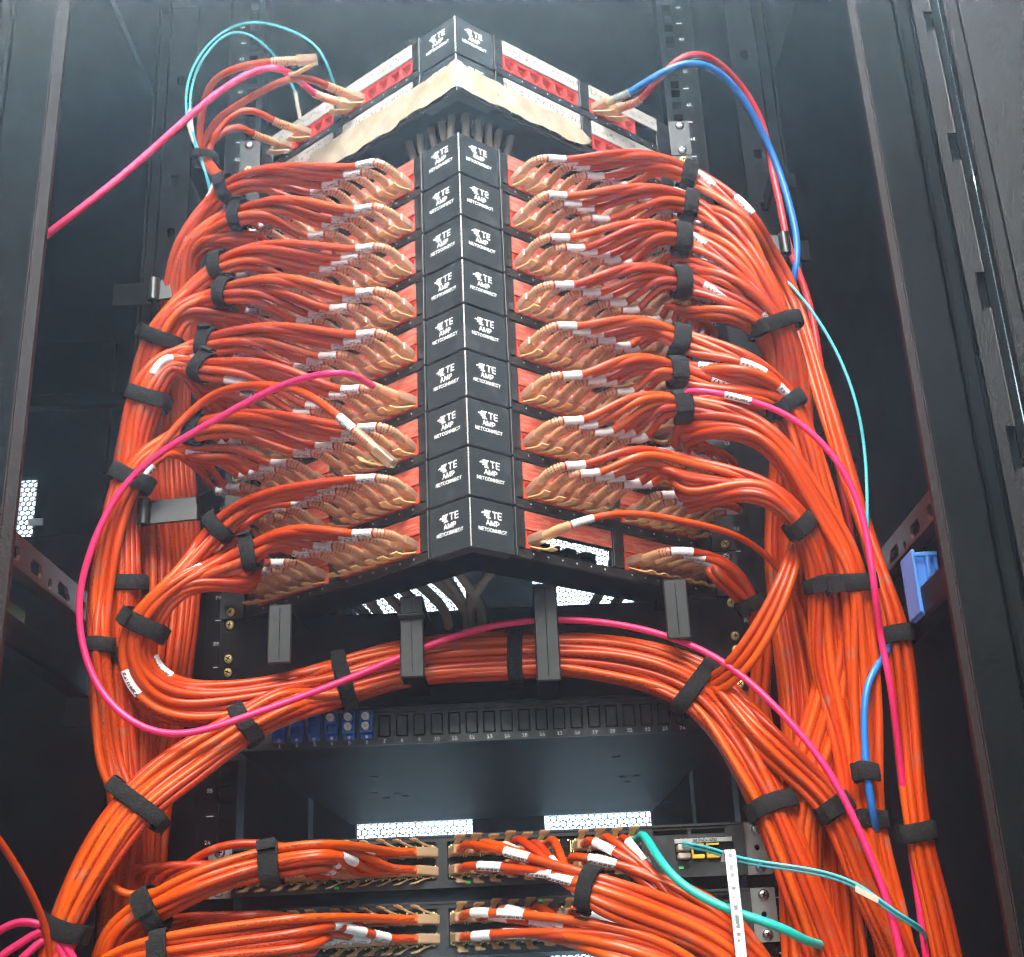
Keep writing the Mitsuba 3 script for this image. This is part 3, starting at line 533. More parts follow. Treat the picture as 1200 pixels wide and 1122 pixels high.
# grey installation cables behind the panels
for i, x in enumerate((-.160, -.143, -.126, -.110, -.094, -.078, -.062, -.047, -.034, -.022, .022, .120, .140)):
    y0 = max(-.1535 + (abs(x) - .0347) * .83 + .075, -.09); k = thing('grey_cable', 'grey installation cable bowing down behind the lowest panel', 'cable', 'grey installation cables behind the lowest panel')
    b = rng.uniform(.016, .030) * (1 if x < 0 else -1)
    tube_part(k, 'jacket', smooth_path([(x - .3 * b, y0 - .02, .034), (x, y0, .020), (x + b, y0 + .03, -.004), (x + b, max(y0 + .05, .02), -.030), (x + .3 * b, max(y0 + .06, .04), -.065), (x - b, .06, -.12)]), .0046, 'grey_jacket', 8)
for i, x in enumerate((-.052, -.040, -.029, -.018, -.007, .006, .017, .027, .038, .050)):
    y0 = -.1535 + (abs(x) - .0347) * .83 + .036; k = thing('grey_cable', 'short beige grey cable hanging in the gap under the taped panel', 'cable', 'grey installation cables behind the taped panel')
    d = rng.uniform(-.006, .006) - x * .25
    tube_part(k, 'jacket', smooth_path([(x, y0 - .004, .452), (x + .3 * d, y0, .432), (x + d, y0 + .012, .405), (x + d, y0 + .03, .36)]), .0040, 'grey_jacket', 8)

# ---------------------------------------------------------------- orange patch cords: the routes (centre, half width, half depth in mm)
LROW = {3: (-0.2287, -0.1050, 0.4019), 4: (-0.2141, -0.1100, 0.3689), 5: (-0.2326, -0.1050, 0.3165), 6: (-0.2246, -0.1100, 0.2848), 7: (-0.2402, -0.1050, 0.2346), 8: (-0.2418, -0.1100, 0.2086), 9: (-0.2492, -0.1000, 0.1514), 10: (-0.2212, -0.1100, 0.0529), 11: (-0.1919, -0.1150, 0.0265)}
RROW = {3: (0.2186, -0.1000, 0.3970), 4: (0.2172, -0.1000, 0.3640), 5: (0.2049, -0.1100, 0.3213), 6: (0.1991, -0.1100, 0.2747), 7: (0.1929, -0.1100, 0.2136), 8: (0.1869, -0.1100, 0.1810), 9: (0.1885, -0.1150, 0.1448)}
LG = {
 'A': dict(rows=[3, 4], st=[((-0.2614, -0.0850, 0.3576), 19, 13), ((-0.2797, -0.0600, 0.3142), 20, 15), ((-0.2886, -0.0400, 0.2272), 20, 15), ((-0.2803, -0.0350, 0.0969), 23, 14), ((-0.2722, -0.0300, 0.0234), 20, 14), ((-0.2753, -0.0300, -0.0634), 18, 15), ((-0.2845, -0.0200, -0.1218), 17, 15), ((-0.2871, -0.0200, -0.1659), 16, 15), ((-0.2880, -0.0150, -0.2364), 16, 15), ((-0.2858, -0.0100, -0.3633), 16, 15)]),
 'B': dict(rows=[5, 6], st=[((-0.2639, -0.0950, 0.2779), 17, 14), ((-0.2869, -0.0900, 0.2493), 18, 15), ((-0.3043, -0.0700, 0.2048), 19, 15), ((-0.3051, -0.0550, 0.1246), 20, 15), ((-0.2942, -0.0500, 0.0266), 20, 14), ((-0.2960, -0.0500, -0.0668), 18, 14), ((-0.2964, -0.0450, -0.1180), 16, 14), ((-0.2931, -0.0450, -0.1687), 15, 14), ((-0.2937, -0.0400, -0.2377), 16, 14), ((-0.2954, -0.0300, -0.3620), 16, 14)]),
 'C': dict(rows=[7, 8], st=[((-0.2705, -0.1000, 0.2167), 17, 13), ((-0.2928, -0.1000, 0.1832), 17, 14), ((-0.3069, -0.0900, 0.1275), 17, 14), ((-0.3094, -0.0850, 0.0642), 17, 14), ((-0.3059, -0.0850, 0.0119), 16, 14), ((-0.3068, -0.0800, -0.0506), 17, 13), ((-0.3018, -0.0750, -0.1229), 16, 13), ((-0.2948, -0.0750, -0.1724), 16, 13), ((-0.2976, -0.0600, -0.2388), 17, 13), ((-0.2997, -0.0500, -0.3608), 17, 13)]),
 'D': dict(rows=[9], st=[((-0.2759, -0.1050, 0.1298), 14, 10), ((-0.3006, -0.1080, 0.1020), 14, 11), ((-0.3158, -0.1050, 0.0497), 12, 11), ((-0.3224, -0.1000, -0.0024), 11, 10), ((-0.3199, -0.1000, -0.0452), 10, 10), ((-0.3163, -0.0900, -0.0963), 12, 10), ((-0.3064, -0.0850, -0.1455), 13, 10), ((-0.2967, -0.0850, -0.1735), 14, 10), ((-0.3001, -0.0700, -0.2393), 14, 10), ((-0.3067, -0.0600, -0.3600), 14, 10)]),
}
E_ST = [((-0.2455, -0.1150, 0.0032), 17, 13), ((-0.2795, -0.1100, -0.0319), 17, 14), ((-0.2857, -0.1000, -0.0600), 19, 13), ((-0.2675, -0.0900, -0.0855), 22, 12), ((-0.2276, -0.0750, -0.0915), 22, 12), ((-0.1794, -0.0620, -0.0837), 18, 13)]
F_ST = [((-0.3331, -0.1000, -0.3570), 14, 10), ((-0.3339, -0.1100, -0.3088), 13, 10), ((-0.3256, -0.1150, -0.2712), 13, 10), ((-0.3050, -0.1150, -0.2227), 17, 9), ((-0.2771, -0.1100, -0.1788), 20, 9), ((-0.2437, -0.1000, -0.1484), 20, 9), ((-0.1978, -0.0850, -0.1150), 17, 11), ((-0.1621, -0.0750, -0.0960), 17, 11)]
H_ST = [((-0.1200, -0.0550, -0.0744), 24, 17), ((-0.0587, -0.0480, -0.0597), 23, 17), ((0.0308, -0.0480, -0.0570), 23, 17), ((0.0578, -0.0480, -0.0582), 23, 17), ((0.1175, -0.0480, -0.0648), 25, 16), ((0.1858, -0.0550, -0.0943), 26, 17)]
T1_ST = [((0.2132, -0.0650, -0.1428), 19, 16), ((0.2359, -0.0750, -0.1991), 18, 15), ((0.2519, -0.0750, -0.2567), 20, 14), ((0.2698, -0.0700, -0.3216), 20, 14), ((0.2780, -0.0700, -0.3835), 20, 14)]
T2_ST = [((0.2283, -0.0800, -0.1347), 16, 11), ((0.2616, -0.0850, -0.1741), 14, 11), ((0.2830, -0.0900, -0.2050), 13, 11), ((0.3007, -0.0900, -0.2598), 15, 10), ((0.3179, -0.0850, -0.3112), 15, 10), ((0.3341, -0.0800, -0.3853), 15, 10)]
RG = {
 'R1': dict(rows=[3, 4, 5, 6], st=[((0.2847, -0.0950, 0.2309), 23, 20), ((0.2995, -0.0700, 0.1834), 24, 20), ((0.2990, -0.0500, 0.1228), 24, 20), ((0.2900, -0.0400, 0.0594), 26, 18), ((0.2848, -0.0350, -0.0041), 26, 17), ((0.2876, -0.0400, -0.0837), 30, 15), ((0.2865, -0.0400, -0.1505), 30, 15), ((0.2842, -0.0400, -0.2075), 26, 15), ((0.2832, -0.0400, -0.2692), 26, 15), ((0.2780, -0.0400, -0.3849), 26, 15)]),
 'R2': dict(rows=[7, 8], st=[((0.2842, -0.1000, 0.1477), 16, 14), ((0.3026, -0.0950, 0.0794), 17, 14), ((0.3105, -0.0900, 0.0171), 17, 14), ((0.3114, -0.0850, -0.0170), 18, 14), ((0.3081, -0.0800, -0.0714), 20, 13), ((0.2885, -0.0750, -0.1350), 22, 12), ((0.2662, -0.0700, -0.1895), 20, 12), ((0.2556, -0.0650, -0.2429), 20, 12), ((0.2532, -0.0600, -0.3080), 20, 12), ((0.2505, -0.0600, -0.3828), 20, 12)]),
 'R3': dict(rows=[9], st=[((0.2452, -0.1250, 0.1161), 14, 10), ((0.2874, -0.1200, 0.0585), 13, 10), ((0.3112, -0.1150, 0.0088), 12, 10), ((0.3174, -0.1100, -0.0232), 12, 10), ((0.3194, -0.1000, -0.0768), 15, 9), ((0.3142, -0.0950, -0.1469), 15, 9), ((0.3106, -0.0900, -0.2142), 14, 9), ((0.3169, -0.0850, -0.2731), 14, 9), ((0.3244, -0.0800, -0.3849), 14, 9)]),
 'R4': dict(rows=[10], st=[((0.2427, -0.1250, 0.0596), 14, 10), ((0.2783, -0.1200, 0.0263), 11, 10), ((0.2947, -0.1000, -0.0192), 13, 10), ((0.2937, -0.0850, -0.0793), 15, 9), ((0.3010, -0.0800, -0.1507), 15, 9), ((0.3041, -0.0750, -0.2123), 14, 9), ((0.3140, -0.0700, -0.2722), 14, 9), ((0.3205, -0.0700, -0.3852), 14, 9)]),
}
R5_ST = [((0.3019, -0.0750, 0.2990), 7, 7), ((0.3197, -0.0750, 0.2065), 8, 7), ((0.3294, -0.0800, 0.1257), 9, 7), ((0.3411, -0.0850, 0.0410), 9, 7), ((0.3498, -0.0900, -0.0234), 10, 7), ((0.3531, -0.0900, -0.0648), 11, 8), ((0.3523, -0.0850, -0.1397), 13, 8), ((0.3480, -0.0850, -0.2260), 12, 8), ((0.3543, -0.0800, -0.2809), 14, 8), ((0.3615, -0.0750, -0.3866), 15, 8)]
mm = .001
def frames_of(start, sts):
    C = [np.asarray(start)] + [np.asarray(s[0]) for s in sts] ; C.append(2 * C[-1] - C[-2]); return [frame(C[i], C[i + 2]) for i in range(len(sts))]
def through(sts, fr, sl, jit=.7, r=rng):
    if sts is None: return fr
    out = []
    for (c, a, b), (t, sd, dp) in zip(sts, fr): out.append(np.asarray(c) + sd * (sl[0] * max(a - 3, 0) + r.normal(0, jit)) * mm + dp * (sl[1] * max(b - 3, 0) + r.normal(0, jit)) * mm)
    return out
def tie(sts, fr, i, w, label, grow=1.0, extra=0):
    c, a, b = sts[i]; t, sd, dp = fr[i]; strap(c, t, sd, dp, (a * grow + extra + .6) * mm, (b + .6) * mm, w * mm, label)
def port_label(i, side, nth): return f'orange patch cord in the {ORD[i]} port from the caps, {side} wing, {ORD[nth]} corded panel down'
GRP = 'orange patch cords of the angled panels'
def row_cords(side, k, pre, sl_pre, tail_for, sl_tail, ports=range(12), flags=.22, seq=None):
    """the inner six cords pass the row's strap, the outer six run loosely below and behind it"""
    wsn, wn, wz = wing(side); z = row_z(k); ns = 'left' if side < 0 else 'right'; s6 = slots(6)
    if side > 0: s6 = s6[::-1]
    for j, i in enumerate(ports):
        o = L(side, PORT_S[i], 0, z + PORT_Z); key = thing('orange_patch_cord', port_label(i, ns, k - 3), 'patch cord', GRP)
        out = wn + wsn * rng.normal(.05, .05) + wz * rng.normal(.31 + .04 * (i < 6) - (.13 if k == 11 else 0), .045)
        sts, fr = tail_for(j); c, a, b = pre[0][0]; t, sd, dp = pre[1][0]
        if i < 6: first = through(pre[0][:1], pre[1][:1], s6[i], .4)
        else: first = [np.asarray(c) + np.array([side * (-.004 + .002 * (i - 6)), .020 + .004 * (i - 8), -.016 - .0012 * (i - 6)]) + rng.normal(0, .0018, 3)]
        pts = first + (through(pre[0][1:], pre[1][1:], sl_pre[j], .7) if len(pre[0]) > 1 else []) + through(sts, fr, sl_tail[j], 1.0)
        e = o + nrm(out) * .043 + wsn * .022 + wz * .003; mid = e * .5 + pts[0] * .5 + wz * (.0065 if i < 6 else .003) + np.array([0, -.004, 0])
        cord(key, o, out, wz, [mid] + pts, SHADES[rng.randint(4)], along=wsn + wz * .12, droop=rng.normal(.0, .0012), flag=rng.uniform(.12, .30) if rng.rand() < flags else None)
LS = {}
for g in ('A', 'B', 'C', 'D'):
    rows, st = LG[g]['rows'], LG[g]['st']; n = 12 * len(rows); sl = slots(n)
    for q, k in enumerate(rows):
        start = L(-1, .11, .06, row_z(k) + .02); pre = [(LROW[k], 12.5, 9.5)]; allst = pre + st; fr = frames_of(start, allst); LS[k] = (allst, fr)
        row_cords(-1, k, (pre, fr[:1]), slots(12), lambda j: (st, fr[1:]), sl[q * 12:(q + 1) * 12], ports=range(1, 12) if k == 8 else range(12))
RUNGS = [f'{w} strand of the lower left sweep counted from its outer edge' for w in ORD + ['thirteenth', 'fourteenth', 'fifteenth', 'sixteenth']]
slE, slF, slH = slots(24), slots(16), slots(40)
# the run through the horizontal manager: the lower places go to the cords from below left, the others to the two lowest rows
orderH = np.argsort(slH[:, 0] - .55 * slH[:, 1]); hF, hE = orderH[:16], orderH[16:]
t_of = np.zeros(40, int); rankT = np.argsort(np.argsort(slH[:, 0])); sT1, sT2 = slots(24), slots(16)
def right_tail(h, fr_h, start):
    if rankT[h] < 24: return T1_ST, T1F, sT1[rankT[h]]
    return T2_ST, T2F, sT2[rankT[h] - 24]
HF = frames_of((-0.1641, -0.0650, -0.0872), H_ST + T1_ST)[:len(H_ST)]; T1F = frames_of(H_ST[-1][0], T1_ST); T2F = frames_of(H_ST[-1][0], T2_ST)
for q, k in enumerate((10, 11)):
    start = L(-1, .11, .06, row_z(k) + .02); pre = [(LROW[k], 12.5, 9.5)]; allst = pre + E_ST + H_ST[:1]; fr = frames_of(start, allst); LS[k] = (allst, fr); sp12 = slots(12); z = row_z(k); wsn, wn, wz = wing(-1)
    tails = []
    for i in range(12):
        e = q * 12 + i; h = hE[e]; tst, tfr, ts = right_tail(h, None, None)
        tails.append(through(E_ST, fr[1:-1], slE[e], .8) + through(H_ST, HF, slH[h], 1.1) + through(tst, tfr, ts, 1.0))
    FIX = tails; row_cords(-1, k, (pre, fr[:1]), None, lambda j: (None, FIX[j]), [None] * 12, flags=.5)
FF = frames_of(np.asarray(F_ST[0][0]) + np.array([0, 0, -.05]), F_ST + H_ST[:1])[:len(F_ST)]
for e in range(16):
    h = hF[e]; tst, tfr, ts = right_tail(h, None, None); key = thing('orange_patch_cord', 'orange cord, ' + RUNGS[e], 'patch cord', 'orange cords of the lower left sweep')
    p = smooth_path(through(F_ST, FF, slF[e], .8) + through(H_ST, HF, slH[h], 1.1) + through(tst, tfr, ts, 1.0)); tube_part(key, 'jacket', p, R_CORD, SHADES[rng.randint(4)], 8)
RS = {}
XTRA = {3: ((0.2606, -0.1100, 0.3380), 17, 12), 4: ((0.2541, -0.1100, 0.3066), 15, 12), 5: ((0.2467, -0.1150, 0.2738), 15, 12), 6: ((0.2419, -0.1100, 0.2437), 15, 12), 7: ((0.2438, -0.1200, 0.1792), 15, 11), 8: ((0.2353, -0.1100, 0.1574), 15, 11)}
sl = slots(48)[::-1]
for q, k in enumerate((3, 4, 5, 6)):
    st = RG['R1']['st']; start = L(1, .11, .06, row_z(k) + .02); pre = [(RROW[k], 12.5, 9.5), XTRA[k]]; fr = frames_of(start, pre + st); RS[k] = (pre + st, fr)
    f5 = frames_of(XTRA[3][0], R5_ST); s5 = slots(6)[::-1]
    if k == 3:
        tl = [s5[j] if j < 6 else sl[j] for j in range(12)]
        row_cords(1, k, (pre, fr[:2]), slots(12)[::-1], lambda j: (R5_ST, f5) if j < 6 else (st, fr[2:]), tl)
    else: row_cords(1, k, (pre, fr[:2]), slots(12)[::-1], lambda j: (st, fr[2:]), sl[q * 12:(q + 1) * 12])
sl = slots(24)[::-1]
for q, k in enumerate((7, 8)):
    st = RG['R2']['st']; start = L(1, .11, .06, row_z(k) + .02); pre = [(RROW[k], 12.5, 9.5), XTRA[k]]; fr = frames_of(start, pre + st); RS[k] = (pre + st, fr)
    row_cords(1, k, (pre, fr[:2]), slots(12)[::-1], lambda j: (st, fr[2:]), sl[q * 12:(q + 1) * 12], ports=[i for i in range(12) if (k, i) != (8, 8)])
st = RG['R3']['st']; pre = [(RROW[9], 12.5, 9.5)]; fr = frames_of(L(1, .11, .06, row_z(9) + .02), pre + st); RS[9] = (pre + st, fr); row_cords(1, 9, (pre, fr[:1]), slots(12)[::-1], lambda j: (st, fr[1:]), slots(12)[::-1])
st = RG['R4']['st']; pre = [((0.1827, -0.1200, 0.0786), 20, 12)]; fr = frames_of(L(1, .11, .06, row_z(10) + .02), pre + st); RS[10] = (pre + st, fr); row_cords(1, 10, (pre, fr[:1]), slots(12)[::-1], lambda j: (st, fr[1:]), slots(12)[::-1])
# lowest panel, right wing: one cord by the caps and six on the outer block
wsn, wn, wz = wing(1); z = row_z(11)
key = thing('orange_patch_cord', 'single orange patch cord crossing the empty ports of the lowest right wing', 'patch cord')
cord(key, L(1, PORT_S[0], 0, z + PORT_Z), wn + wsn * .25 + wz * .12, wz, [(0.1186, -0.1500, 0.0340), (0.1774, -0.1300, 0.0322), (0.2242, -0.1100, 0.0238), (0.2610, -0.0800, 0.0055), (0.2793, -0.0700, -0.0258), (0.2859, -0.0700, -0.0903), (0.2970, -0.0700, -0.1700), (0.2963, -0.0700, -0.2517), (0.2976, -0.0700, -0.3843)], 'orange', r=.0031)
O_ST = [((0.2097, -0.0750, 0.0079), 11, 8), ((0.2405, -0.0500, -0.0199), 10, 8), ((0.2497, -0.0350, -0.0616), 10, 8), ((0.2447, -0.0200, -0.1079), 10, 8), ((0.2548, -0.0200, -0.1824), 10, 8), ((0.2412, -0.0200, -0.3844), 10, 8)]
OF = frames_of(L(1, .17, .06, z + .02), O_ST); so = slots(6)[::-1]
for i in range(6):
    key = thing('orange_patch_cord', f'orange patch cord in the {ORD[i]} outer port of the lowest right wing', 'patch cord')
    cord(key, L(1, PORT_S[6 + i], 0, z + PORT_Z), wn + wsn * .3 + wz * .06, wz, through(O_ST, OF, so[i], .6), SHADES[rng.randint(4)])
for j in range(3):
    key = thing('orange_patch_cord', ('leftmost', 'middle', 'rightmost')[j] + ' of three orange cords crossing from the right trunk into the horizontal run', 'patch cord', 'orange cords crossing behind the right trunk'); d = j * 9
    tube_part(key, 'jacket', smooth_path([(0.2852, -0.0300, 0.1582), (0.2946, -0.0400, 0.0843), (np.array((0.2703, -0.1000, 0.0080)) + [.004 * j, 0, 0]), (np.array((0.2400, -0.1050, -0.0450)) + [.005 * j, 0, -.004 * j]), (np.array((0.2111, -0.0900, -0.0804)) + [.004 * j, 0, -.006 * j]), (np.array((0.1825, -0.0500, -0.0886)) + [0, 0, -.005 * j]), (0.1032, -0.0300, -0.0653), (-0.0030, -0.0300, -0.0566)]), R_CORD, SHADES[j], 8)

# ---------------------------------------------------------------- switch cords
S1 = -.0150
def sw_port(col, row, dz): return np.array([SW_COL[col], S1, (-.2180 if row == 0 else -.2335) + dz])
def sw_cord(col, row, dz, mid, sl, name, grp, out=(0, -1, .12), lead=.040, flag=None):
    sts, fr = mid; key = thing('orange_patch_cord', name, 'patch cord', grp); fl = -1 if row == 0 else 1
    cord(key, sw_port(col, row, dz), out, (0, 0, 1), through(sts, fr, sl, .8), SHADES[rng.randint(4)], sleeve=rng.rand() < .4, plug=PLUG_S, latch=LATCH_S, flip=fl, lead=lead, flag=flag, boot=False)
def run(start, sts): return sts, frames_of(start, sts)
W1L = run((-.09, -.06, -.225), [((-0.1250, -0.0950, -0.2249), 14, 11), ((-0.1710, -0.1000, -0.2292), 15, 11), ((-0.2207, -0.1050, -0.2417), 15, 12), ((-0.2627, -0.1000, -0.2594), 15, 12), ((-0.2932, -0.0900, -0.2793), 15, 12), ((-0.3098, -0.0700, -0.3655), 15, 12)])
W1M = run((0, -.06, -.225), [((0.0806, -0.1000, -0.2581), 15, 11), ((0.1389, -0.1000, -0.2822), 17, 11), ((0.1891, -0.1000, -0.3111), 18, 11), ((0.2406, -0.0900, -0.3869), 18, 11)])
W1R = run((.1, -.06, -.22), [((0.1621, -0.0750, -0.2776), 26, 9), ((0.2045, -0.0800, -0.3189), 20, 10), ((0.2490, -0.0800, -0.3877), 18, 10)])
W2L = run((-.09, -.06, -.28), [((-0.1336, -0.1000, -0.2838), 17, 10), ((-0.1845, -0.1100, -0.2894), 19, 10), ((-0.2498, -0.1100, -0.2952), 18, 10), ((-0.2978, -0.1000, -0.3103), 16, 10), ((-0.3164, -0.0900, -0.3641), 16, 10)])
W2M = run((0, -.06, -.28), [((0.0975, -0.1000, -0.3035), 18, 11), ((0.1604, -0.1000, -0.3355), 18, 11), ((0.2056, -0.1000, -0.3965), 18, 11)])
W2R = run((.1, -.06, -.275), [((0.1523, -0.0650, -0.3229), 18, 9), ((0.1981, -0.0650, -0.3985), 16, 9)])
def fan(ports, dz, mid, rev, desc, outx, sel=None):
    s = slots(len(ports)); s = s[::-1] if rev else s
    for j, (c, r) in enumerate(ports):
        sw_cord(c, r, dz, mid, s[j], desc.format(row=('upper', 'lower')[r], n=ORD[c % 6], b=('first', 'second', 'third', 'fourth')[c // 6]), 'orange cords of the switches', out=(outx * (1.2 if outx < 0 else .4), -1, rng.normal(.05, .06)), flag=rng.uniform(.10, .26) if rng.rand() < .5 else None)
fan([(11, 0), (11, 1), (10, 0), (10, 1), (9, 0), (9, 1), (8, 0), (8, 1), (7, 0), (6, 1)], 0, W1L, False, 'orange cord, {n} column {row} port, second port block of the upper switch', -1.4)
fan([(c, r) for c in range(12, 18) for r in (0, 1)], 0, W1M, True, 'orange cord, {n} column {row} port, third port block of the upper switch', .9)
fan([(18, 1), (19, 0), (19, 1), (20, 0), (20, 1), (21, 0), (21, 1), (22, 1)], 0, W1R, True, 'orange cord, {n} column {row} port, fourth port block of the upper switch', .55)
fan([(11, 0), (11, 1), (10, 0), (10, 1), (9, 0), (8, 0), (7, 0), (3, 0)], -.0545, W2L, False, 'orange cord, {n} column {row} port, {b} port block of the lower switch', -1.4)
fan([(c, r) for c in range(12, 18) for r in (0, 1)], -.0545, W2M, True, 'orange cord, {n} column {row} port, third port block of the lower switch', .9)
fan([(18, 0), (18, 1), (19, 0), (19, 1)], -.0545, W2R, True, 'orange cord, {n} column {row} port, fourth port block of the lower switch', .6)
for dz, cols in ((0, [(c, 1) for c in (0, 1, 2, 3, 4, 5)] + [(7, 1), (6, 0)]), (-.0545, [(4, 0), (5, 0), (6, 0), (6, 1), (7, 1), (8, 1), (9, 1)])):
    for c, r in cols:
        key = thing('orange_patch_cord', f'orange cord behind the left bundle, {ORD[c]} column {("upper", "lower")[r]} port of the {"upper" if dz == 0 else "lower"} switch', 'patch cord', 'orange cords of the switches'); o = sw_port(c, r, dz)
        cord(key, o, (-.5, -1, 0), (0, 0, 1), [o + np.array([-.05, -.055, .006]), o + np.array([-.10, -.06, .004]), np.array((-0.2793, -0.0600, -0.2628)) + [0, 0, dz * .5], np.array((-0.3094, -0.0500, -0.3666)) + [.0, 0, dz]], 'orange_c', plug=PLUG_S, latch=LATCH_S, flip=-1 if r == 0 else 1)

# ---------------------------------------------------------------- coloured and loose cords
def loose(name, label, cat, pts, r, bsdf, group=None, n=10):
    k = thing(name, label, cat, group); tube_part(k, 'jacket', smooth_path(pts, .005), r, bsdf, n); return k
wl = wing(-1); wr = wing(1)
k = thing('pink_cord', 'bright pink cord looping from a left port round the left trunk and across below', 'patch cord')
cord(k, L(-1, PORT_S[0], 0, row_z(8) + PORT_Z), wl[1] + wl[0] * .5 + wl[2] * .30, wl[2], [(-0.1008, -0.2020, 0.1497), (-0.1477, -0.1850, 0.1516), (-0.2198, -0.1500, 0.1354), (-0.2949, -0.1300, 0.0923), (-0.3251, -0.1280, 0.0271), (-0.3312, -0.1250, -0.0166), (-0.3187, -0.1220, -0.0708), (-0.2849, -0.1220, -0.1124), (-0.2446, -0.1220, -0.1266), (-0.1914, -0.1120, -0.1133), (-0.1168, -0.0880, -0.0825), (-0.0582, -0.0780, -0.0578), (-0.0007, -0.0720, -0.0386), (0.0590, -0.0680, -0.0319), (0.1325, -0.0720, -0.0425), (0.2014, -0.0850, -0.0766), (0.2441, -0.1050, -0.1260), (0.2747, -0.1150, -0.1757), (0.2953, -0.1200, -0.2331), (0.3076, -0.1200, -0.2840), (0.3126, -0.1200, -0.3357), (0.3158, -0.1200, -0.3883)], 'pink', r=.0029, sleeve=False, n=10)
k = thing('pink_cord', 'bright pink cord with white flag label running down the right trunk', 'patch cord')
cord(k, L(1, PORT_S[8], 0, row_z(8) + PORT_Z), wr[1] + wr[0] * .6, wr[2], [(0.1927, -0.1250, 0.1533), (0.2389, -0.1350, 0.1405), (0.2810, -0.1350, 0.1189), (0.3171, -0.1350, 0.0693), (0.3298, -0.1320, 0.0098), (0.3305, -0.1280, -0.0410), (0.3343, -0.1130, -0.0698), (0.3361, -0.1120, -0.1020), (0.3395, -0.1000, -0.1419), (0.3421, -0.0850, -0.1880), (0.3428, -0.0800, -0.2280), (0.3434, -0.0700, -0.3861)], 'pink', r=.0029, n=10, flag=.175)
k = thing('pink_cord', 'bright pink cord rising from the left post to the topmost panel', 'patch cord')
cord(k, L(-1, PORT_S[5], 0, row_z(0) + PORT_Z), wl[1] + wl[0] * .6 + wl[2] * .25, wl[2], [(-0.1709, -0.1450, 0.5085), (-0.1946, -0.1500, 0.5038), (-0.2331, -0.1500, 0.4778), (-0.3036, -0.1500, 0.4038), (-0.3718, -0.1600, 0.3285), (-0.4482, -0.1500, 0.2675)], 'pink', r=.0034, n=10, sleeve=False)
for i, (s_, pts) in enumerate([(PORT_S[4], [(-0.1550, -0.1400, 0.5015), (-0.2129, -0.1200, 0.4920), (-0.2517, -0.0900, 0.4841), (-0.2615, -0.0700, 0.4620), (-0.2311, -0.0900, 0.4192), (-0.2581, -0.0700, 0.3873), (-0.2929, -0.0300, 0.3368), (-0.2883, -0.0300, 0.2046), (-0.2728, -0.0300, 0.0646), (-0.2835, -0.0100, -0.1202), (-0.2814, -0.0100, -0.3442)]),
                               (PORT_S[8], [(-0.2161, -0.0800, 0.5126), (-0.2449, -0.0800, 0.4932), (-0.2558, -0.0750, 0.4582), (-0.2452, -0.0800, 0.4368), (-0.2733, -0.0600, 0.3866), (-0.2993, -0.0300, 0.3273), (-0.2941, -0.0300, 0.2049), (-0.2807, -0.0300, 0.0650), (-0.2911, -0.0100, -0.1199), (-0.2885, -0.0100, -0.3439)]),
                               (PORT_S[10], [(-0.2325, -0.0600, 0.5074), (-0.2552, -0.0650, 0.4892), (-0.2632, -0.0700, 0.4601), (-0.2376, -0.0850, 0.4259), (-0.2661, -0.0650, 0.3870), (-0.2961, -0.0300, 0.3320), (-0.2954, -0.0200, 0.2095), (-0.2795, -0.0200, 0.0683), (-0.2873, -0.0100, -0.1200), (-0.2849, -0.0100, -0.3440)])]):
    key = thing('orange_patch_cord', f'orange cord in the {("cap side", "outer", "outermost")[i]} block of the topmost left wing', 'patch cord')
    cord(key, L(-1, s_, 0, row_z(0 if i < 1 else 0) + PORT_Z), wl[1] + wl[0] * .3 + wl[2] * .05, wl[2], pts, 'orange', sleeve=False, flag=.16 if i == 1 else None, n=10)
def dangling(label, tip, back, rest, **kw):
    key = thing('orange_patch_cord', label, 'patch cord'); tip, back = np.array(tip), np.array(back); out = nrm(back - tip); up = nrm(np.cross(np.cross(out, (0, -.3, 1)), out))
    cord(key, tip + out * .008, out, up, rest, 'orange', sleeve=kw.get('sleeve', True), n=10, lead=.05)
dangling('loose unplugged orange cord with clear plug, hanging in front of the upper left', (-0.1353, -0.1500, 0.5147), (-0.1800, -0.1500, 0.5141), [(-0.2368, -0.1300, 0.5141), (-0.2617, -0.0900, 0.4970), (-0.2641, -0.0700, 0.4622), (-0.2435, -0.0850, 0.4263), (-0.2694, -0.0650, 0.3852), (-0.2977, -0.0300, 0.3292), (-0.2915, -0.0300, 0.1867), (-0.2873, -0.0100, -0.1200), (-0.2885, -0.0100, -0.3439)], sleeve=False)
dangling('loose unplugged orange cord with clear plug resting on the seventh left cord row', (-0.0584, -0.2150, 0.0609), (-0.1042, -0.2100, 0.1084), [(-0.1323, -0.1900, 0.1374), (-0.1818, -0.1600, 0.1628), (-0.2360, -0.1200, 0.1695), (-0.2733, -0.1150, 0.1320), (-0.3006, -0.1150, 0.0889), (-0.3178, -0.1050, 0.0265), (-0.3177, -0.1000, -0.0453), (-0.3089, -0.0850, -0.1313), (-0.3047, -0.0600, -0.3416)])
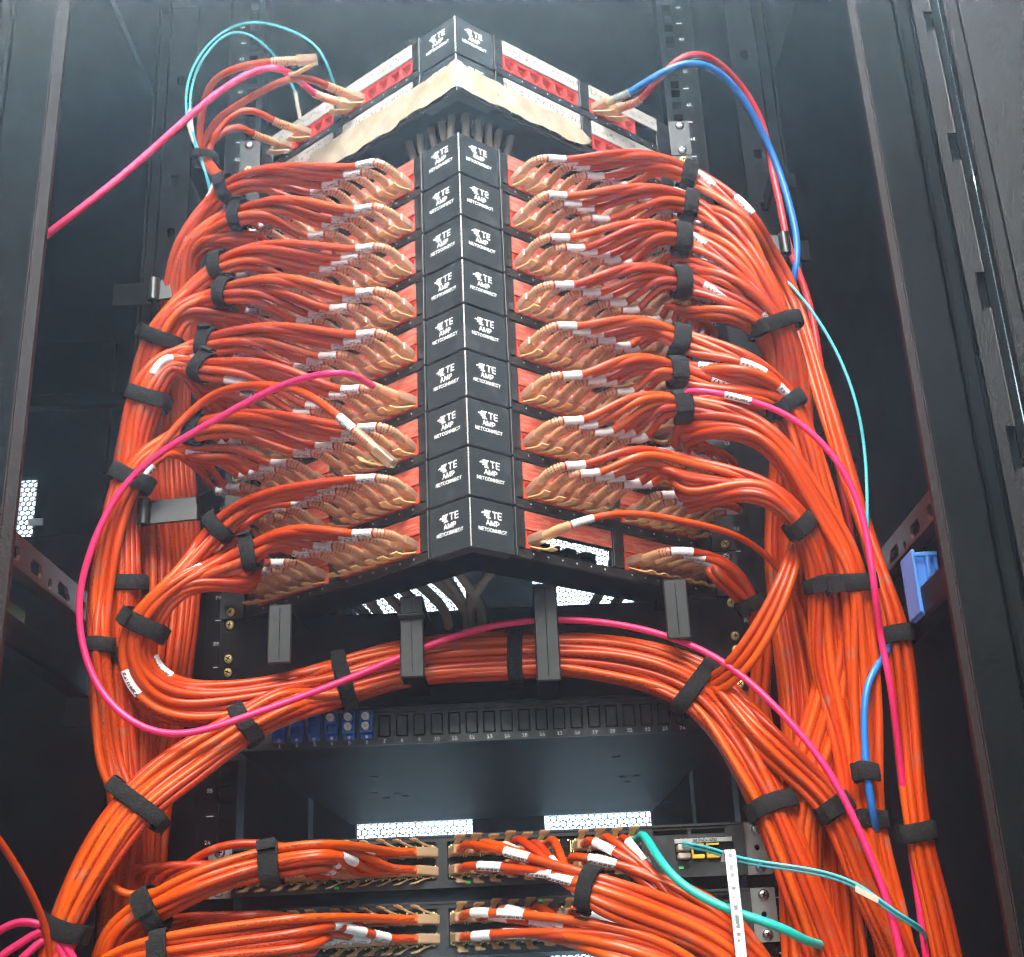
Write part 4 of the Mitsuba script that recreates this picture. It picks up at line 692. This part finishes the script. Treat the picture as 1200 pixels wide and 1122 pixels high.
for i, pts in enumerate(([(-0.1271, -0.0200, 0.5315), (-0.1268, -0.0600, 0.5337), (-0.1313, -0.0900, 0.5446), (-0.1432, -0.1000, 0.5692), (-0.1769, -0.1000, 0.5972), (-0.2212, -0.1000, 0.6063), (-0.2595, -0.1000, 0.5758), (-0.2768, -0.0950, 0.5306), (-0.2748, -0.0850, 0.4911), (-0.2627, -0.0780, 0.4544), (-0.2529, -0.0700, 0.4239), (-0.2556, 0.0000, 0.3926)], [(-0.1753, -0.0500, 0.5573), (-0.1856, -0.0600, 0.5784), (-0.2010, -0.0800, 0.5925), (-0.2304, -0.0900, 0.6044), (-0.2594, -0.0900, 0.5798), (-0.2738, -0.0900, 0.5312), (-0.2710, -0.0850, 0.4857), (-0.2618, -0.0780, 0.4543), (-0.2546, -0.0700, 0.4240), (-0.2592, 0.0000, 0.3928)])):
    k = loose('aqua_fibre_cord', ('thin aqua fibre cord in a tall loop above the upper left corner', 'thin aqua fibre cord in the lower of the two loops at upper left')[i], 'fibre cord', pts, .0013, 'aqua')
    if i: tube_part(k, 'boot', np.array([(-0.1753, -0.0500, 0.5573), (-0.1731, -0.0450, 0.5424), (-0.1711, -0.0400, 0.5298)]), .0022, 'label_tan', 8)
    tube_part(k, 'flag_label', cut(smooth_path(pts), .20, .225, 6) if i else cut(smooth_path(pts), .33, .35, 6), .0020, 'label_tan', 8)
k = thing('blue_cord', 'blue cord arching from the topmost right wing down the right channel', 'patch cord')
cord(k, L(1, PORT_S[6], 0, row_z(0) + PORT_Z), wr[1] + wr[0] * .5 + wr[2] * .15, wr[2], [(0.2256, -0.1000, 0.5293), (0.2711, -0.0800, 0.5259), (0.3052, -0.0500, 0.4908), (0.3237, -0.0350, 0.4447), (0.3299, -0.0350, 0.4010), (0.3318, -0.0350, 0.3525), (0.3246, -0.0300, 0.3146), (0.3182, -0.0100, 0.2872), (0.3126, 0.0000, 0.1700), (0.3126, 0.0000, 0.0383)], 'blue', sleeve=False, n=10)
k = thing('red_cord', 'red cord arching beside the blue one from the topmost right wing', 'patch cord')
cord(k, L(1, PORT_S[7], 0, row_z(0) + PORT_Z), wr[1] + wr[0] * .5 + wr[2] * .1, wr[2], [(0.2264, -0.1000, 0.5377), (0.2784, -0.0700, 0.5400), (0.3121, -0.0400, 0.4979), (0.3188, -0.0300, 0.4485), (0.3204, -0.0350, 0.4015), (0.3238, -0.0350, 0.3510), (0.3355, -0.0300, 0.2994), (0.3391, -0.0300, 0.2282), (0.3429, -0.0300, 0.1029), (0.3464, -0.0300, -0.0136)], 'red', sleeve=False, n=10)
loose('aqua_fibre_cord', 'thin aqua fibre cord hanging in an arc right of the right trunk', 'fibre cord', [(0.2942, -0.0100, 0.3578), (0.2981, -0.0600, 0.3147), (0.3176, -0.0800, 0.2674), (0.3397, -0.0850, 0.2111), (0.3508, -0.0900, 0.1456), (0.3502, -0.0900, 0.0872), (0.3437, -0.0900, 0.0312), (0.3505, -0.0400, -0.0324), (0.3423, -0.0200, -0.1645)], .0015, 'aqua')
loose('blue_cord', 'blue cord showing between the orange cords of the lower right trunk', 'patch cord', [(0.3610, -0.0700, -0.0525), (0.3390, -0.0980, -0.0831), (0.3179, -0.1120, -0.1118), (0.3095, -0.1130, -0.1498), (0.3072, -0.1130, -0.1802), (0.3097, -0.1040, -0.2158), (0.3188, -0.0700, -0.2393), (0.3203, -0.0300, -0.3683)], .0030, 'blue')
k = thing('teal_cord', 'thick teal green cord hanging from the upper switch towards the lower right', 'patch cord')
cord(k, sw_port(22, 0, 0), (.25, -1, .1), (0, 0, 1), [(0.1424, -0.0850, -0.2422), (0.1619, -0.1000, -0.2642), (0.1940, -0.1100, -0.2818), (0.2282, -0.1120, -0.2957), (0.2465, -0.1000, -0.3042), (0.2729, -0.0600, -0.3140), (0.2890, -0.0400, -0.3541)], 'teal', r=.0036, plug=PLUG_S, latch=LATCH_S, flip=-1, boot=False, sleeve=False, n=10)
for i in (0, 1):
    loose('aqua_fibre_cord', ('upper', 'lower')[i] + ' of two thin aqua fibre cords crossing the lower right trunk', 'fibre cord', [np.array(p) + np.array([0, .002 * i, -.0026 * i]) for p in ((0.1653, -0.0300, -0.2209), (0.1845, -0.0700, -0.2302), (0.2081, -0.1100, -0.2432), (0.2569, -0.1250, -0.2547), (0.2866, -0.1300, -0.2682), (0.3069, -0.1300, -0.2844), (0.3259, -0.1200, -0.2958), (0.3464, -0.0700, -0.3058))], .00125, 'aqua')
k = thing('label_tag', 'small white tag on the aqua fibre cords at lower right', 'label'); p = np.array([(0.2814, -0.1340, -0.2663), (0.2974, -0.1340, -0.2763), (0.2961, -0.1340, -0.2805), (0.2800, -0.1340, -0.2712)]); part(k, 'tag', (np.concatenate([p, p + [0, .0006, 0]]), np.array([(0, 2, 1), (0, 3, 2), (4, 5, 6), (4, 6, 7), (0, 1, 5), (0, 5, 4), (1, 2, 6), (1, 6, 5), (2, 3, 7), (2, 7, 6), (3, 0, 4), (3, 4, 7)])), 'label_tan')
k = thing('label_tag', 'long white printed label strip hanging over the aqua cords', 'label')
q0, q1 = np.array((0.1854, -0.1280, -0.2380)), np.array((0.1933, -0.1280, -0.2383)); pts = [((0.1936, -0.1000, -0.2359), (0.1926, -0.1080, -0.2346), (0.1903, -0.1220, -0.2377)), ]
lv = []; path = [(0.1904, -0.0980, -0.2427), (0.1916, -0.1040, -0.2361), (0.1920, -0.1120, -0.2349), (0.1910, -0.1210, -0.2389), (0.1904, -0.1250, -0.2575), (0.1909, -0.1240, -0.2854), (0.1912, -0.1230, -0.3139), (0.1915, -0.1220, -0.3542)]
for p in path: lv += [np.array(p) - [.0042, 0, 0], np.array(p) + [.0042, 0, 0]]
lv = np.array(lv); m_ = len(path); lf = []
for i in range(m_ - 1): lf += [(2 * i, 2 * i + 1, 2 * i + 3), (2 * i, 2 * i + 3, 2 * i + 2)]
uvs = np.array([(x, i * .03) for i in range(m_) for x in (0.0, 1.0)])
lf = np.array(lf); part(k, 'strip', (np.concatenate([lv, lv + [0, .0004, 0]]), np.concatenate([lf, lf[:, ::-1] + len(lv)])), 'tag_paper', False, uv=np.concatenate([uvs, uvs]))
for i, pts in enumerate(([(-0.4025, -0.1350, -0.2999), (-0.3715, -0.1270, -0.2721), (-0.3557, -0.1240, -0.2659), (-0.3397, -0.1220, -0.2696), (-0.3247, -0.1210, -0.2806), (-0.3123, -0.1180, -0.3006), (-0.3047, -0.1100, -0.3635)], [(-0.3916, -0.1400, -0.3210), (-0.3671, -0.1300, -0.2906), (-0.3535, -0.1260, -0.2808), (-0.3389, -0.1230, -0.2739), (-0.3299, -0.1210, -0.2804), (-0.3185, -0.1190, -0.3004), (-0.3098, -0.1100, -0.3633)], [(-0.3826, -0.1400, -0.3445), (-0.3595, -0.1300, -0.3017), (-0.3463, -0.1260, -0.2872), (-0.3355, -0.1220, -0.2796), (-0.3307, -0.1200, -0.2908), (-0.3245, -0.1180, -0.3092), (-0.3194, -0.1100, -0.3629)])):
    loose('pink_cord', ('uppermost', 'middle', 'lowest')[i] + ' of the pink cords bending under the lower left strap', 'patch cord', pts, .0031, 'pink', 'pink cords at the lower left')
loose('orange_patch_cord', 'single orange cord slanting in from the left edge at lower left', 'patch cord', [(-0.3907, -0.2000, -0.1652), (-0.3634, -0.1700, -0.2062), (-0.3453, -0.1500, -0.2393), (-0.3355, -0.1300, -0.2694), (-0.3314, -0.1200, -0.2968), (-0.3331, -0.1000, -0.3570)], .0029, 'orange_c')
loose('orange_patch_cord', 'orange cord in a tight bend left of the upper switch bundle', 'patch cord', [(-0.2876, -0.0750, -0.1967), (-0.2944, -0.0900, -0.2146), (-0.2977, -0.0950, -0.2332), (-0.2879, -0.1000, -0.2449), (-0.2722, -0.1000, -0.2475), (-0.2488, -0.1000, -0.2434)], .0029, 'orange_b')

# ---------------------------------------------------------------- straps
for k in LROW: tie(*LS[k], 0, 13, f'black strap round the {ORD[k - 3]} left cord row beside the panels')
tie(LS[5][0], LS[5][1], 2, 14, 'wide black strap joining the third and fourth left cord rows', 1, 1)
tie(LS[7][0], LS[7][1], 2, 14, 'wide black strap joining the fifth and sixth left cord rows', 1, 1)
tie(LS[9][0], LS[9][1], 2, 15, 'black strap on the left holding the pink cord with the seventh row', 1.15, 2)
tie(LS[10][0], LS[10][1], 2, 15, 'wide black strap joining the two lowest left cord rows', 1, 1.5)
tie(LS[7][0], LS[7][1], 5, 14, 'black strap round the middle of the left trunk of orange cords')
tie(LS[9][0], LS[9][1], 5, 13, 'narrow black strap at the outer edge of the left trunk')
tie(LS[7][0], LS[7][1], 7 if False else 6, 13, 'black strap low on the left trunk behind the pink loop')
tie(F_ST, FF, 4, 13, 'wide black strap where the left trunk and the sweep cross', 1.2, 3); tie(F_ST, FF, 6, 14, 'black strap on the sweep under the pink cord at the left'); tie(F_ST, FF, 2, 15, 'black strap round orange and pink cords at the lower left corner', 1.1, 2)
tie(H_ST, HF, 0, 13, 'black strap at the left part of the horizontal cable run'); tie(H_ST, HF, 2, 13, 'black strap in the middle of the horizontal cable run'); tie(H_ST, HF, 5, 14, 'long black strap at the right end of the horizontal cable run')
tie(T1_ST, T1F, 1, 15, 'black strap round the tail of the run beside the fibre panel'); tie(T2_ST, T2F, 2, 15, 'black strap crossing under the pink cord at lower right')
for k in (3, 4, 5, 6, 7, 8, 9): tie(*RS[k], 0, 16 if k > 4 else 14, f'black strap round the {ORD[k - 3]} right cord row beside the panels')
tie(RS[3][0], RS[3][1], 2, 14, 'long slanted black strap joining the upper right cord rows'); tie(RS[7][0], RS[7][1], 2, 14, 'black strap joining the fifth and sixth right cord rows')
tie(RS[9][0], RS[9][1], 4, 15, 'long black strap round the right trunk beside the pink cord', 1.3, 4); tie(RS[10][0], RS[10][1], 2, 15, 'black strap round the eighth right cord row above the trunk'); tie(RS[10][0], RS[10][1], 3, 13, 'short black strap left of the long right trunk strap')
tie(O_ST, OF, 1, 13, 'black strap round the outer cords of the lowest right wing')
f5 = frames_of(XTRA[3][0], R5_ST); tie(R5_ST, f5, 5, 15, 'grey black strap near the blue clip on the right', 1.25, 1); tie(R5_ST, f5, 7, 15, 'grey black strap at the far lower right of the trunk', 1.05)
tie(W1L[0], W1L[1], 1, 16, 'black strap round the left bundle of the upper switch'); tie(W1L[0], W1L[1], 3, 15, 'black strap at the bend of the upper switch bundle', 1, 1); tie(W1M[0], W1M[1], 0, 13, 'black strap round the middle cords of the upper switch')
tie(W2L[0], W2L[1], 2, 14, 'black strap round the left bundle of the lower switch'); tie(RS[9][0], RS[9][1], 7, 14, 'small black strap near the bottom of the right trunk', .8)
b_ = ((0.3068, -0.1120, -0.1801), (0, 0, -1.), (1., 0, 0), (0, 1., 0)); strap(*map(np.array, b_), .0085, .0045, .0145, 'small black strap round the blue cord at lower right')
t_ = ((-0.2607, -0.0730, 0.4609), (0, 0, -1.), (1., 0, 0), (0, 1., 0)); strap(*map(np.array, t_), .0118, .0085, .0090, 'black strap round the loose cords at the upper left')
